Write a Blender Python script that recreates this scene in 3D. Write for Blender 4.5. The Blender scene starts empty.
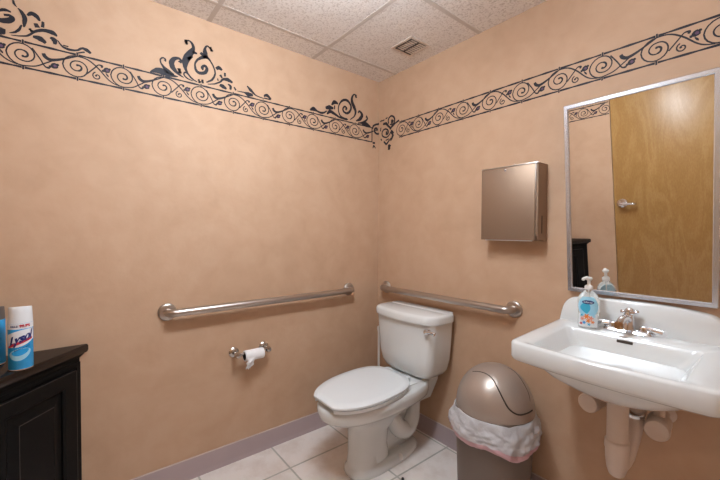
import bpy, bmesh, math, random
from mathutils import Vector, Matrix, noise
random.seed(7)
PI = math.pi
C = bpy.context.scene.collection
W, D, H = 2.45, 2.17, 2.2875          # room: x along the sink wall, y into the room (negative), z up

# ------------------------------------------------------------------ materials
def nodes(name):
    m = bpy.data.materials.new(name); m.use_nodes = True
    nt = m.node_tree
    return m, nt, nt.nodes['Principled BSDF']

def mat(name, col, rough=.5, metal=0., coat=0., trans=0., spec=.5, var=0., scale=20., bump=0., bscale=60., sss=0., ior=1.45, aniso=None):
    m, nt, b = nodes(name)
    b.inputs['Base Color'].default_value = (*col, 1)
    b.inputs['Roughness'].default_value = rough
    b.inputs['Metallic'].default_value = metal
    b.inputs['Coat Weight'].default_value = coat
    b.inputs['Transmission Weight'].default_value = trans
    b.inputs['Specular IOR Level'].default_value = spec
    b.inputs['IOR'].default_value = ior
    tc = nt.nodes.new('ShaderNodeTexCoord')
    if var:
        n = nt.nodes.new('ShaderNodeTexNoise'); n.inputs['Scale'].default_value = scale; n.inputs['Detail'].default_value = 5
        r = nt.nodes.new('ShaderNodeMixRGB')
        r.inputs[1].default_value = (*[max(0, c*(1-var)) for c in col], 1)
        r.inputs[2].default_value = (*[min(1, c*(1+var)) for c in col], 1)
        nt.links.new(tc.outputs['Object'], n.inputs['Vector']); nt.links.new(n.outputs['Fac'], r.inputs[0])
        nt.links.new(r.outputs[0], b.inputs['Base Color'])
    if bump:
        n = nt.nodes.new('ShaderNodeTexNoise'); n.inputs['Scale'].default_value = bscale; n.inputs['Detail'].default_value = 4
        if aniso:
            mp = nt.nodes.new('ShaderNodeMapping'); mp.inputs['Scale'].default_value = aniso
            nt.links.new(tc.outputs['Object'], mp.inputs[0]); nt.links.new(mp.outputs[0], n.inputs['Vector'])
        else:
            nt.links.new(tc.outputs['Object'], n.inputs['Vector'])
        bp = nt.nodes.new('ShaderNodeBump'); bp.inputs['Strength'].default_value = bump; bp.inputs['Distance'].default_value = .002
        nt.links.new(n.outputs['Fac'], bp.inputs['Height']); nt.links.new(bp.outputs[0], b.inputs['Normal'])
    return m

def ramp(nt, fac, stops):
    r = nt.nodes.new('ShaderNodeValToRGB')
    e = r.color_ramp.elements
    while len(e) < len(stops): e.new(.5)
    for i, (p, c) in enumerate(stops):
        e[i].position = p; e[i].color = (*c, 1)
    nt.links.new(fac, r.inputs[0]); return r

def wall_mat():
    m, nt, b = nodes('sponged_tan_plaster')
    tc = nt.nodes.new('ShaderNodeTexCoord')
    n1 = nt.nodes.new('ShaderNodeTexNoise'); n1.inputs['Scale'].default_value = 2.6; n1.inputs['Detail'].default_value = 7; n1.inputs['Roughness'].default_value = .62; n1.inputs['Distortion'].default_value = .6
    n2 = nt.nodes.new('ShaderNodeTexNoise'); n2.inputs['Scale'].default_value = 11; n2.inputs['Detail'].default_value = 6; n2.inputs['Distortion'].default_value = .4
    mx = nt.nodes.new('ShaderNodeMath'); mx.operation = 'MULTIPLY_ADD'; mx.inputs[1].default_value = .38
    for n in (n1, n2): nt.links.new(tc.outputs['Object'], n.inputs['Vector'])
    nt.links.new(n2.outputs['Fac'], mx.inputs[0])
    sc = nt.nodes.new('ShaderNodeMath'); sc.operation = 'MULTIPLY'; sc.inputs[1].default_value = .62
    nt.links.new(n1.outputs['Fac'], sc.inputs[0]); nt.links.new(sc.outputs[0], mx.inputs[2])
    r = ramp(nt, mx.outputs[0], WALLSTOPS)
    nt.links.new(r.outputs[0], b.inputs['Base Color'])
    b.inputs['Roughness'].default_value = .62; b.inputs['Specular IOR Level'].default_value = .3
    n3 = nt.nodes.new('ShaderNodeTexNoise'); n3.inputs['Scale'].default_value = 35; n3.inputs['Detail'].default_value = 5
    nt.links.new(tc.outputs['Object'], n3.inputs['Vector'])
    bp = nt.nodes.new('ShaderNodeBump'); bp.inputs['Strength'].default_value = .25; bp.inputs['Distance'].default_value = .003
    nt.links.new(n3.outputs['Fac'], bp.inputs['Height']); nt.links.new(bp.outputs[0], b.inputs['Normal'])
    return m
WALLSTOPS = [(.36, (.505, .327, .210)), (.48, (.54, .352, .230)), (.62, (.570, .380, .254))]

def ceiling_mat():
    m, nt, b = nodes('fissured_ceiling_tile')
    tc = nt.nodes.new('ShaderNodeTexCoord')
    n = nt.nodes.new('ShaderNodeTexNoise'); n.inputs['Scale'].default_value = 110; n.inputs['Detail'].default_value = 3
    nt.links.new(tc.outputs['Object'], n.inputs['Vector'])
    r = ramp(nt, n.outputs['Fac'], [(.36, (.62, .55, .50)), (.46, (.80, .735, .69)), (.6, (.85, .79, .745))])
    nt.links.new(r.outputs[0], b.inputs['Base Color']); b.inputs['Roughness'].default_value = .9
    bp = nt.nodes.new('ShaderNodeBump'); bp.inputs['Strength'].default_value = .6; bp.inputs['Distance'].default_value = .003
    nt.links.new(n.outputs['Fac'], bp.inputs['Height']); nt.links.new(bp.outputs[0], b.inputs['Normal'])
    return m

def floor_mat():
    m, nt, b = nodes('cream_ceramic_floor_tile')
    tc = nt.nodes.new('ShaderNodeTexCoord'); mp = nt.nodes.new('ShaderNodeMapping')
    mp.inputs['Location'].default_value = (-.247 + .0045, .420 + .0045, 0)
    nt.links.new(tc.outputs['Object'], mp.inputs[0])
    br = nt.nodes.new('ShaderNodeTexBrick'); br.offset = 0; br.squash = 1
    br.inputs['Scale'].default_value = 1; br.inputs['Brick Width'].default_value = .392; br.inputs['Row Height'].default_value = .392
    br.inputs['Mortar Size'].default_value = .0055; br.inputs['Mortar Smooth'].default_value = .25
    br.inputs['Color1'].default_value = (.86, .80, .76, 1); br.inputs['Color2'].default_value = (.82, .76, .715, 1)
    br.inputs['Mortar'].default_value = (.50, .48, .43, 1)
    nt.links.new(mp.outputs[0], br.inputs['Vector'])
    n = nt.nodes.new('ShaderNodeTexNoise'); n.inputs['Scale'].default_value = 7; n.inputs['Detail'].default_value = 8; n.inputs['Roughness'].default_value = .65
    nt.links.new(tc.outputs['Object'], n.inputs['Vector'])
    r = ramp(nt, n.outputs['Fac'], [(.3, (.80, .74, .69)), (.55, (1, 1, 1)), (.7, (1, .96, .93))])
    mx = nt.nodes.new('ShaderNodeMixRGB'); mx.blend_type = 'MULTIPLY'; mx.inputs[0].default_value = .8
    nt.links.new(br.outputs['Color'], mx.inputs[1]); nt.links.new(r.outputs[0], mx.inputs[2])
    nt.links.new(mx.outputs[0], b.inputs['Base Color'])
    b.inputs['Roughness'].default_value = .38
    inv = nt.nodes.new('ShaderNodeMath'); inv.operation = 'MULTIPLY'; inv.inputs[1].default_value = -1
    nt.links.new(br.outputs['Fac'], inv.inputs[0])
    bp = nt.nodes.new('ShaderNodeBump'); bp.inputs['Strength'].default_value = .6; bp.inputs['Distance'].default_value = .003
    nt.links.new(inv.outputs[0], bp.inputs['Height']); nt.links.new(bp.outputs[0], b.inputs['Normal'])
    return m

def wood_mat():
    m, nt, b = nodes('honey_birch_veneer')
    tc = nt.nodes.new('ShaderNodeTexCoord'); mp = nt.nodes.new('ShaderNodeMapping'); mp.inputs['Scale'].default_value = (3.2, 1, .8)
    nt.links.new(tc.outputs['Object'], mp.inputs[0])
    n = nt.nodes.new('ShaderNodeTexNoise'); n.inputs['Scale'].default_value = 2.2; n.inputs['Detail'].default_value = 3; n.inputs['Distortion'].default_value = .8
    nt.links.new(mp.outputs[0], n.inputs['Vector'])
    mu = nt.nodes.new('ShaderNodeMath'); mu.operation = 'MULTIPLY'; mu.inputs[1].default_value = 26
    nt.links.new(n.outputs['Fac'], mu.inputs[0])
    sn = nt.nodes.new('ShaderNodeMath'); sn.operation = 'SINE'; nt.links.new(mu.outputs[0], sn.inputs[0])
    n2 = nt.nodes.new('ShaderNodeTexNoise'); n2.inputs['Scale'].default_value = 60; n2.inputs['Detail'].default_value = 4
    nt.links.new(mp.outputs[0], n2.inputs['Vector'])
    ad = nt.nodes.new('ShaderNodeMath'); ad.operation = 'MULTIPLY_ADD'; ad.inputs[1].default_value = .16
    nt.links.new(sn.outputs[0], ad.inputs[0]); nt.links.new(n2.outputs['Fac'], ad.inputs[2])
    r = ramp(nt, ad.outputs[0], [(.25, (.34, .18, .055)), (.5, (.38, .21, .068)), (.75, (.42, .245, .088))])
    nt.links.new(r.outputs[0], b.inputs['Base Color']); b.inputs['Roughness'].default_value = .35
    return m

M = dict(
    wall=wall_mat(), ceil=ceiling_mat(), floor=floor_mat(), wood=wood_mat(),
    grid=mat('beige_ceiling_grid_metal', (.60, .53, .48), .7),
    base=mat('mauve_vinyl_cove_base', (.42, .33, .33), .5, var=.06, scale=6),
    caulk=mat('pale_caulk', (.62, .52, .48), .6),
    stencil=mat('black_stencil_paint', (.010, .008, .015), .6, var=.4, scale=60),
    bud=mat('purple_stencil_paint', (.11, .05, .10), .6, var=.4, scale=90),
    porcelain=mat("white_vitreous_china", (.73, .745, .74), .14, coat=.5),
    seatp=mat("white_seat_plastic", (.76, .80, .82), .22),
    chrome=mat('polished_chrome', (.78, .78, .80), .09, 1),
    steel=mat('brushed_stainless_steel', (.52, .475, .44), .3, 1, bump=.15, bscale=40, aniso=(1, 1, 12)),
    nickel=mat('satin_nickel', (.55, .51, .48), .22, 1),
    panel=mat('brushed_bronze_tinted_steel', (.36, .26, .19), .5, .8, bump=.10, bscale=30, aniso=(1, 1, 25)),
    mirror=mat('silvered_glass', (.93, .93, .92), .0, 1),
    alum=mat('satin_aluminium_frame', (.70, .73, .80), .25, .85),
    darkmetal=mat('dark_oxidised_metal', (.07, .055, .045), .5, .4),
    brass=mat('worn_brass_aerator', (.42, .25, .13), .3, 1),
    black=mat('black_distressed_paint', (.004, .0038, .0038), .45, spec=.18, var=.4, scale=14, bump=.1),
    blacktop=mat('black_brown_lacquered_top', (.014, .008, .006), .22, var=.4, scale=9, coat=.4),
    worn=mat('worn_edge_paint', (.05, .04, .036), .5),
    binp=mat('champagne_metallic_plastic', (.44, .37, .32), .36, .5, coat=.3),
    binb=mat('taupe_bin_plastic', (.17, .13, .105), .42),
    seam=mat('dark_seam_gap', (.05, .038, .03), .6),
    paper=mat('white_tissue_paper', (.86, .85, .85), .9, bump=.4, bscale=90),
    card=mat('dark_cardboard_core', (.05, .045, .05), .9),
    pvc=mat('white_insulating_vinyl', (.70, .58, .50), .4, var=.05, scale=15),
    whitep=mat('white_plastic', (.82, .79, .76), .3),
    canblue=mat('glossy_blue_label', (.03, .36, .76), .22, var=.18, scale=30),
    canwhite=mat('glossy_white_label', (.80, .83, .86), .25),
    navy=mat('navy_print', (.012, .025, .16), .4),
    red=mat('red_print', (.55, .03, .05), .4),
    skyblue=mat('pale_blue_print', (.35, .66, .82), .3),
    greycap=mat('grey_plastic_cap', (.13, .11, .10), .4),
    tinrim=mat('tin_rim', (.75, .75, .76), .2, 1),
    orange=mat('orange_print', (.80, .25, .06), .4),
    pinkish=mat('coral_print', (.75, .32, .25), .4),
    cyan=mat('cyan_print', (.05, .42, .62), .35),
    rubber=mat('black_rubber', (.008, .008, .008), .5),
    vent=mat('beige_vent_enamel', (.66, .55, .47), .45),
    ventdark=mat('dark_vent_interior', (.05, .035, .03), .7),
    lampbody=mat('white_enamel_lamp_body', (.8, .78, .75), .4),
)
def soap_mats():
    m, nt, b = nodes('clear_soap_bottle_plastic')
    b.inputs['Base Color'].default_value = (.90, .93, .92, 1); b.inputs['Roughness'].default_value = .05
    b.inputs['Transmission Weight'].default_value = .85; b.inputs['IOR'].default_value = 1.2
    M['clear'] = m
    m, nt, b = nodes('translucent_white_bin_liner')
    b.inputs['Base Color'].default_value = (.78, .79, .83, 1); b.inputs['Roughness'].default_value = .35
    b.inputs['Alpha'].default_value = .74
    tc = nt.nodes.new('ShaderNodeTexCoord'); n = nt.nodes.new('ShaderNodeTexNoise'); n.inputs['Scale'].default_value = 22; n.inputs['Detail'].default_value = 5; n.inputs['Distortion'].default_value = 1.2
    nt.links.new(tc.outputs['Object'], n.inputs['Vector'])
    bp = nt.nodes.new('ShaderNodeBump'); bp.inputs['Strength'].default_value = .8; bp.inputs['Distance'].default_value = .012
    nt.links.new(n.outputs['Fac'], bp.inputs['Height']); nt.links.new(bp.outputs[0], b.inputs['Normal'])
    M['liner'] = m
    m, nt, b = nodes('translucent_pink_drawstring_band')
    b.inputs['Base Color'].default_value = (.70, .42, .47, 1); b.inputs['Roughness'].default_value = .4; b.inputs['Alpha'].default_value = .85
    M['pink'] = m
    m, nt, b = nodes('lamp_diffuser_glow')
    b.inputs['Base Color'].default_value = (.9, .9, .9, 1)
    b.inputs['Emission Color'].default_value = (.86, .97, 1.08, 1); b.inputs['Emission Strength'].default_value = LAMP
    M['glow'] = m
LAMP = 47.0
soap_mats()

# ------------------------------------------------------------------ mesh helpers
def V(*a): return Vector(a)
def obj(name, bm, m, parent=None, smooth=40, kind=None, label=None, recalc=True):
    if recalc: bmesh.ops.recalc_face_normals(bm, faces=bm.faces)
    me = bpy.data.meshes.new(name); bm.to_mesh(me); bm.free()
    me.materials.append(M[m])
    if smooth:
        for p in me.polygons: p.use_smooth = True
        me.set_sharp_from_angle(angle=math.radians(smooth))
    o = bpy.data.objects.new(name, me); C.objects.link(o)
    if parent is not None:
        o.parent = parent
        # every thing is an unrotated Empty, so parts written in room coordinates only need its location taken off
        t = parent
        off = Vector((0, 0, 0))
        while t is not None: off += t.location; t = t.parent
        o.location = -off
    if kind: o['kind'] = kind
    if label: o['label'] = label
    return o
def thing(name, label, cat, loc, group=None):
    o = bpy.data.objects.new(name, None); C.objects.link(o); o.location = loc
    o.empty_display_size = .05
    o['label'] = label; o['category'] = cat
    if group: o['group'] = group
    return o
def tag(o, label, cat, group=None):
    o['label'] = label; o['category'] = cat
    if group: o['group'] = group
    return o

def box(bm, a, b, bev=0., seg=2, mtx=None):
    a, b = Vector(a), Vector(b)
    vs = [bm.verts.new(((b if i & 1 else a).x, (b if i & 2 else a).y, (b if i & 4 else a).z)) for i in range(8)]
    fs = [bm.faces.new([vs[i] for i in f]) for f in ((0, 2, 3, 1), (4, 5, 7, 6), (0, 1, 5, 4), (2, 6, 7, 3), (0, 4, 6, 2), (1, 3, 7, 5))]
    if bev > 0:
        es = list({e for f in fs for e in f.edges})
        r = bmesh.ops.bevel(bm, geom=es, offset=bev, segments=seg, affect='EDGES', profile=.5)
        vs = list({v for f in r['faces'] for v in f.verts} | {v for v in vs if v.is_valid})
    if mtx is not None: bmesh.ops.transform(bm, matrix=mtx, verts=[v for v in vs if v.is_valid])
    return vs
def loft(bm, rings, cap0=True, cap1=True, closed=True):
    R = [[bm.verts.new(p) for p in r] for r in rings]
    n = len(R[0]); fs = []
    for a, b in zip(R, R[1:]):
        for i in range(n if closed else n-1):
            j = (i+1) % n
            fs.append(bm.faces.new((a[i], a[j], b[j], b[i])))
    if cap0: bm.faces.new(R[0][::-1])
    if cap1: bm.faces.new(R[-1])
    return R
def frame_for(d):
    d = d.normalized(); u = Vector((0, 0, 1)) if abs(d.z) < .9 else Vector((1, 0, 0))
    x = d.cross(u).normalized(); return x, x.cross(d).normalized()
def catmull(P, m=6):
    P = [Vector(p) for p in P]; o = []
    for i in range(len(P)-1):
        a, b, c, d = P[max(i-1, 0)], P[i], P[i+1], P[min(i+2, len(P)-1)]
        for j in range(m):
            t = j/m
            o.append(.5*((2*b)+(-a+c)*t+(2*a-5*b+4*c-d)*t*t+(-a+3*b-3*c+d)*t**3))
    o.append(P[-1]); return o
def tube(bm, P, r, n=16, caps=True):
    P = [Vector(p) for p in P]; rs = r if isinstance(r, (list, tuple)) else [r]*len(P)
    x = None; rings = []
    for i, p in enumerate(P):
        d = (P[min(i+1, len(P)-1)]-P[max(i-1, 0)]).normalized()
        if x is None: x, y = frame_for(d)
        else:
            x = (x - d*x.dot(d)).normalized(); y = x.cross(d).normalized()
        rings.append([p + (x*math.cos(2*PI*k/n)+y*math.sin(2*PI*k/n))*rs[i] for k in range(n)])
    loft(bm, rings, caps, caps)
def lathe(bm, origin, axis, prof, n=32, sx=1., sy=1.):
    """prof: list of (radius, height along the axis)"""
    o = Vector(origin); a = Vector(axis).normalized()
    if abs(a.z) > .99: x, y = Vector((1, 0, 0)), Vector((0, 1, 0))
    else: x, y = frame_for(a)
    rings = [[o + a*h + (x*math.cos(2*PI*k/n)*sx + y*math.sin(2*PI*k/n)*sy)*max(r, 1e-5) for k in range(n)] for r, h in prof]
    loft(bm, rings, prof[0][0] > 1e-4 or True, True)
def sring(cx, cy, z, hx, hy, e=2.6, n=48, hy2=None):
    """superellipse ring; hy2 is the front (-y) half length when different"""
    o = []
    for k in range(n):
        t = 2*PI*k/n; c, s = math.cos(t), math.sin(t)
        yy = (hy if s >= 0 or hy2 is None else hy2)
        o.append((cx+hx*math.copysign(abs(c)**(2/e), c), cy+yy*math.copysign(abs(s)**(2/e), s), z))
    return o
def text_bm(s, size, shear=0., bold=0., fn=lambda x, y: (x, 0, y)):
    cu = bpy.data.curves.new('lettering', 'FONT'); cu.body = s; cu.size = size; cu.shear = shear; cu.offset = bold
    cu.align_x = 'CENTER'; cu.align_y = 'CENTER'; cu.resolution_u = 4
    o = bpy.data.objects.new('lettering', cu); C.objects.link(o)
    bpy.context.view_layer.update()
    me = bpy.data.meshes.new_from_object(o.evaluated_get(bpy.context.evaluated_depsgraph_get()))
    bpy.data.objects.remove(o)
    bm = bmesh.new(); bm.from_mesh(me)
    for v in bm.verts: v.co = Vector(fn(v.co.x, v.co.y))
    return bm

# ------------------------------------------------------------------ room shell
T = .08
def slab(name, a, b, m, kind='structure'):
    bm = bmesh.new(); box(bm, a, b); return obj(name, bm, m, None, 0, kind)
floor = slab('floor', (-T, -D-T, -T), (W+T, T, 0), 'floor')
ceiling = slab('ceiling', (-T, -D-T, H), (W+T, T, H+T), 'ceil')
wall_left = slab('wall_left', (-T, -D-T, 0), (0, T, H), 'wall')
wall_back = slab('wall_back', (0, 0, 0), (W, T, H), 'wall')
wall_right = slab('wall_right', (W, -D-T, 0), (W+T, T, H), 'wall')
DX0, DX1, DH = .822, 1.742, 2.085
bm = bmesh.new()
box(bm, (0, -D-T, 0), (DX0, -D, H)); box(bm, (DX1, -D-T, 0), (W, -D, H)); box(bm, (DX0, -D-T, DH), (DX1, -D, H))
wall_front = obj('wall_front', bm, 'wall', None, 0, 'structure')
bm = bmesh.new(); g = .004
box(bm, (DX0+g, -D-.05, .006), (DX1-g, -D-.002, DH-g), .002)
door = obj('door_1', bm, 'wood', None, 40, 'structure')
LX, LZ = .885, 1.075
bm = bmesh.new()
lathe(bm, (LX, -D-.002, LZ), (0, 1, 0), [(.040, 0), (.040, .006), (.034, .013), (.012, .016), (.011, .045), (.014, .052), (.014, .062), (.010, .066)])
tube(bm, catmull([(LX-.005, -D+.054, LZ), (LX+.04, -D+.056, LZ), (LX+.08, -D+.056, LZ-.001), (LX+.098, -D+.052, LZ-.003), (LX+.104, -D+.035, LZ-.004)], 5), [.013]*5+[.011]*10+[.009]*6)
obj('door_lever', bm, 'chrome', door)

# ceiling grid
bm = bmesh.new()
for x in (.168, .80, 1.425, 2.05): box(bm, (x-.011, -D, H-.0015), (x+.011, 0, H+.001))
for y in (-.542, -1.147, -1.752): box(bm, (0, y-.011, H-.0014), (W, y+.011, H+.001))
obj('ceiling_grid', bm, 'grid', ceiling, 0)

# vinyl cove base
def cove(name, a, b, inward):
    a, b, n = Vector(a), Vector(b), Vector(inward); zb = .0964
    prof = [(0, 0), (.016, 0), (.0155, .003), (.009, .012), (.006, .022), (.0055, zb-.004), (.004, zb), (0, zb)]
    bm = bmesh.new(); loft(bm, [[p + n*o + Vector((0, 0, z)) for o, z in prof] for p in (a, b)])
    o = obj(name, bm, 'base', None, 50, 'structure')
    bm = bmesh.new()
    box(bm, (0, 0, 0), (1, 1, 1))
    for v in bm.verts:
        p = a.lerp(b, v.co.x) + n*(v.co.y*.0052) + Vector((0, 0, zb + v.co.z*.004)); v.co = p
    obj('caulk_line', bm, 'caulk', o, 0)
    return o
cove('baseboard_left', (0, -1.665, 0), (0, 0, 0), (1, 0, 0))
cove('baseboard_back', (.016, 0, 0), (W, 0, 0), (0, -1, 0))
cove('baseboard_right', (W, -.016, 0), (W, -D, 0), (-1, 0, 0))
cove('baseboard_front', (DX1+.005, -D, 0), (W-.016, -D, 0), (0, 1, 0))
cove('baseboard_door_side', (.70, -D, 0), (DX0-.005, -D, 0), (0, 1, 0))

# ------------------------------------------------------------------ stencilled border (paint on the walls)
STENCIL = {}
STENCIL['crest2_L']='-1406,1962,23 -1401,1965,61 -1394,1969,99 -1386,1973,137 -1379,1976,175 -1373,1977,188 -1367,1978,200 -1362,1978,212 -1356,1977,224 -1349,1976,201 -1342,1974,178 -1335,1972,155 -1327,1971,131 -1318,1971,105 -1306,1971,78 -1296,1972,51 -1289,1973,24|-1345,2029,71 -1344,2031,65 -1343,2034,59 -1343,2037,53 -1343,2040,47 -1345,2041,47 -1348,2042,47 -1351,2043,47 -1354,2042,47 -1357,2041,47 -1360,2038,47 -1362,2035,47 -1364,2032,47 -1364,2029,47 -1364,2025,47 -1363,2021,47 -1362,2017,47 -1360,2013,56 -1357,2009,65 -1354,2005,74 -1351,2001,83 -1347,1997,101 -1342,1993,119 -1337,1989,137 -1332,1985,155 -1325,1983,128 -1318,1980,102 -1311,1978,75 -1306,1977,48|-1282,2041,109 -1281,2043,100 -1278,2046,91 -1276,2049,82 -1275,2052,73 -1277,2055,76 -1280,2058,79 -1284,2060,82 -1288,2060,85 -1293,2059,96 -1298,2057,108 -1303,2054,120 -1307,2051,132 -1310,2047,141 -1313,2042,150 -1315,2037,159 -1317,2032,167 -1317,2027,167 -1316,2023,167 -1315,2019,168 -1314,2014,168 -1312,2010,159 -1309,2006,150 -1306,2003,141 -1303,1999,132 -1299,1995,117 -1295,1992,103 -1291,1988,88 -1286,1985,73 -1280,1982,61 -1274,1979,49 -1268,1977,37 -1264,1975,24|-1288,2001,109 -1287,2001,125 -1287,2001,141 -1286,2001,157 -1285,2001,172 -1284,2002,173 -1283,2002,173 -1281,2002,173 -1280,2003,173 -1279,2003,157 -1278,2003,141 -1278,2003,125 -1277,2004,109|-1249,2001,61 -1251,2001,58 -1254,2002,55 -1257,2002,52 -1260,2001,49 -1261,1999,49 -1263,1996,49 -1263,1992,49 -1263,1989,49 -1261,1986,49 -1258,1982,49 -1253,1979,49 -1249,1976,49 -1243,1974,43 -1235,1972,37 -1228,1971,31 -1223,1970,25|-1253,2147,110 -1253,2148,98 -1254,2151,86 -1254,2153,73 -1253,2155,61 -1250,2157,58 -1246,2158,55 -1242,2159,52 -1238,2159,49 -1234,2158,58 -1231,2156,68 -1228,2153,77 -1225,2149,86 -1223,2145,93 -1221,2140,99 -1220,2135,105 -1220,2129,111 -1222,2123,133 -1225,2117,154 -1229,2110,176 -1233,2103,197 -1237,2097,206 -1241,2090,215 -1245,2083,224 -1248,2077,233 -1251,2070,226 -1254,2063,220 -1256,2057,214 -1258,2050,208 -1258,2042,180 -1258,2035,153 -1258,2027,125 -1256,2020,98 -1254,2014,89 -1251,2008,80 -1248,2002,71 -1244,1997,61 -1239,1992,60 -1234,1986,59 -1229,1982,57 -1223,1978,56 -1218,1975,50 -1212,1973,44 -1206,1971,37 -1203,1970,31|-1258,2147,102 -1258,2147,117 -1257,2147,132 -1256,2147,147 -1256,2147,162 -1254,2148,162 -1253,2148,163 -1252,2149,163 -1251,2149,163 -1250,2149,148 -1249,2150,133 -1248,2150,118 -1248,2150,103|-1225,2111,136 -1221,2111,114 -1214,2110,93 -1207,2109,71 -1202,2109,50|-1246,2069,135 -1241,2073,114 -1234,2079,92 -1228,2085,71 -1223,2089,49|-1160,1980,38 -1155,1983,46 -1148,1988,54 -1140,1993,62 -1133,1999,70 -1128,2007,67 -1123,2015,64 -1120,2024,61 -1117,2032,58 -1117,2039,56 -1118,2046,55 -1119,2052,53 -1122,2059,51 -1125,2067,53 -1129,2075,54 -1134,2082,56 -1138,2088,57 -1142,2093,65 -1146,2098,73 -1150,2101,81 -1154,2103,89 -1159,2104,95 -1165,2103,101 -1170,2102,107 -1176,2099,113 -1182,2096,104 -1188,2091,94 -1194,2086,84 -1200,2081,75 -1204,2075,70 -1208,2068,65 -1211,2062,61 -1213,2055,56 -1213,2048,64 -1212,2041,71 -1211,2034,79 -1209,2029,87 -1206,2024,92 -1202,2020,97 -1197,2018,101 -1192,2017,106 -1186,2018,108 -1178,2020,110 -1171,2023,112 -1165,2027,114 -1162,2032,111 -1159,2038,108 -1157,2044,104 -1157,2049,101 -1159,2053,98 -1161,2057,95 -1165,2059,92 -1168,2060,88 -1171,2058,88 -1175,2055,88 -1178,2051,88 -1180,2048,88 -1180,2045,88 -1178,2043,88 -1175,2040,88 -1173,2039,88|-1138,2151,51 -1141,2154,51 -1145,2157,51 -1150,2161,51 -1154,2162,51 -1157,2160,57 -1161,2156,63 -1163,2152,69 -1165,2147,76 -1166,2142,98 -1166,2137,120 -1166,2131,142 -1165,2125,164 -1163,2118,142 -1160,2111,120 -1157,2105,98 -1154,2100,76|-1142,2150,99 -1141,2150,114 -1141,2150,128 -1140,2151,143 -1139,2151,157 -1138,2151,157 -1137,2152,157 -1135,2152,157 -1134,2152,157 -1133,2153,143 -1133,2153,128 -1132,2153,114 -1132,2153,100|-1188,2118,88 -1183,2115,107 -1175,2111,126 -1168,2106,145 -1162,2103,164|-1198,1975,82 -1197,1976,94 -1197,1976,107 -1196,1976,119 -1196,1976,131 -1195,1976,131 -1194,1977,131 -1193,1977,131 -1192,1977,131 -1191,1977,119 -1190,1977,107 -1190,1978,95 -1190,1978,83|-1181,1978,83 -1181,1978,95 -1181,1978,107 -1180,1978,119 -1179,1979,131 -1178,1979,131 -1177,1979,131 -1176,1980,132 -1175,1980,132 -1175,1980,120 -1174,1980,107 -1173,1980,95 -1173,1980,83|-1154,1973,28 -1148,1974,32 -1140,1976,37 -1131,1979,41 -1123,1981,46 -1115,1985,49 -1107,1990,52 -1099,1995,55 -1093,1999,58 -1088,2004,63 -1085,2009,69 -1082,2013,75 -1078,2016,81 -1072,2019,96 -1065,2020,110 -1059,2021,125 -1052,2021,140 -1046,2019,123 -1039,2017,106 -1033,2014,88 -1029,2012,71|-1112,2060,91 -1109,2063,103 -1105,2066,115 -1101,2069,126 -1098,2070,138 -1094,2069,121 -1089,2066,104 -1085,2063,87 -1083,2061,69|-1068,2053,70 -1068,2049,70 -1068,2044,70 -1068,2038,70 -1067,2034,70|-1092,2036,92 -1090,2033,84 -1087,2029,75 -1084,2025,66 -1082,2022,58|-1107,2009,55 -1106,2009,63 -1106,2009,71 -1106,2009,79 -1105,2009,87 -1104,2009,87 -1104,2009,87 -1103,2009,87 -1102,2010,87 -1102,2010,79 -1101,2010,71 -1101,2010,63 -1101,2010,55|-1095,1984,81 -1092,1983,98 -1088,1983,115 -1083,1982,133 -1078,1980,150 -1073,1978,128 -1068,1976,105 -1063,1973,81 -1060,1971,58|-1052,2000,47 -1050,1998,58 -1046,1996,70 -1042,1994,82 -1039,1990,94 -1039,1986,88 -1039,1981,82 -1040,1976,76 -1041,1973,70|-1021,1992,47 -1019,1989,53 -1016,1985,59 -1013,1980,65 -1011,1977,71|-1005,1976,24 -998,1976,30 -988,1976,36 -977,1977,42 -967,1977,48 -961,1976,78 -956,1975,109 -951,1974,139 -946,1973,169 -938,1973,149 -930,1974,128 -923,1974,107 -918,1975,85|-951,2016,36 -948,2013,57 -943,2009,79 -938,2004,100 -932,1999,121 -925,1994,103 -918,1988,85 -910,1982,67 -901,1977,49 -889,1975,45 -876,1973,40 -863,1972,36 -854,1972,31|-856,1984,62 -852,1986,78 -848,1990,94 -842,1992,109 -837,1993,125 -831,1990,110 -824,1985,94 -817,1980,79 -813,1976,63|-854,1974,50 -847,1974,50 -835,1974,50 -824,1974,50 -816,1974,50'
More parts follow.
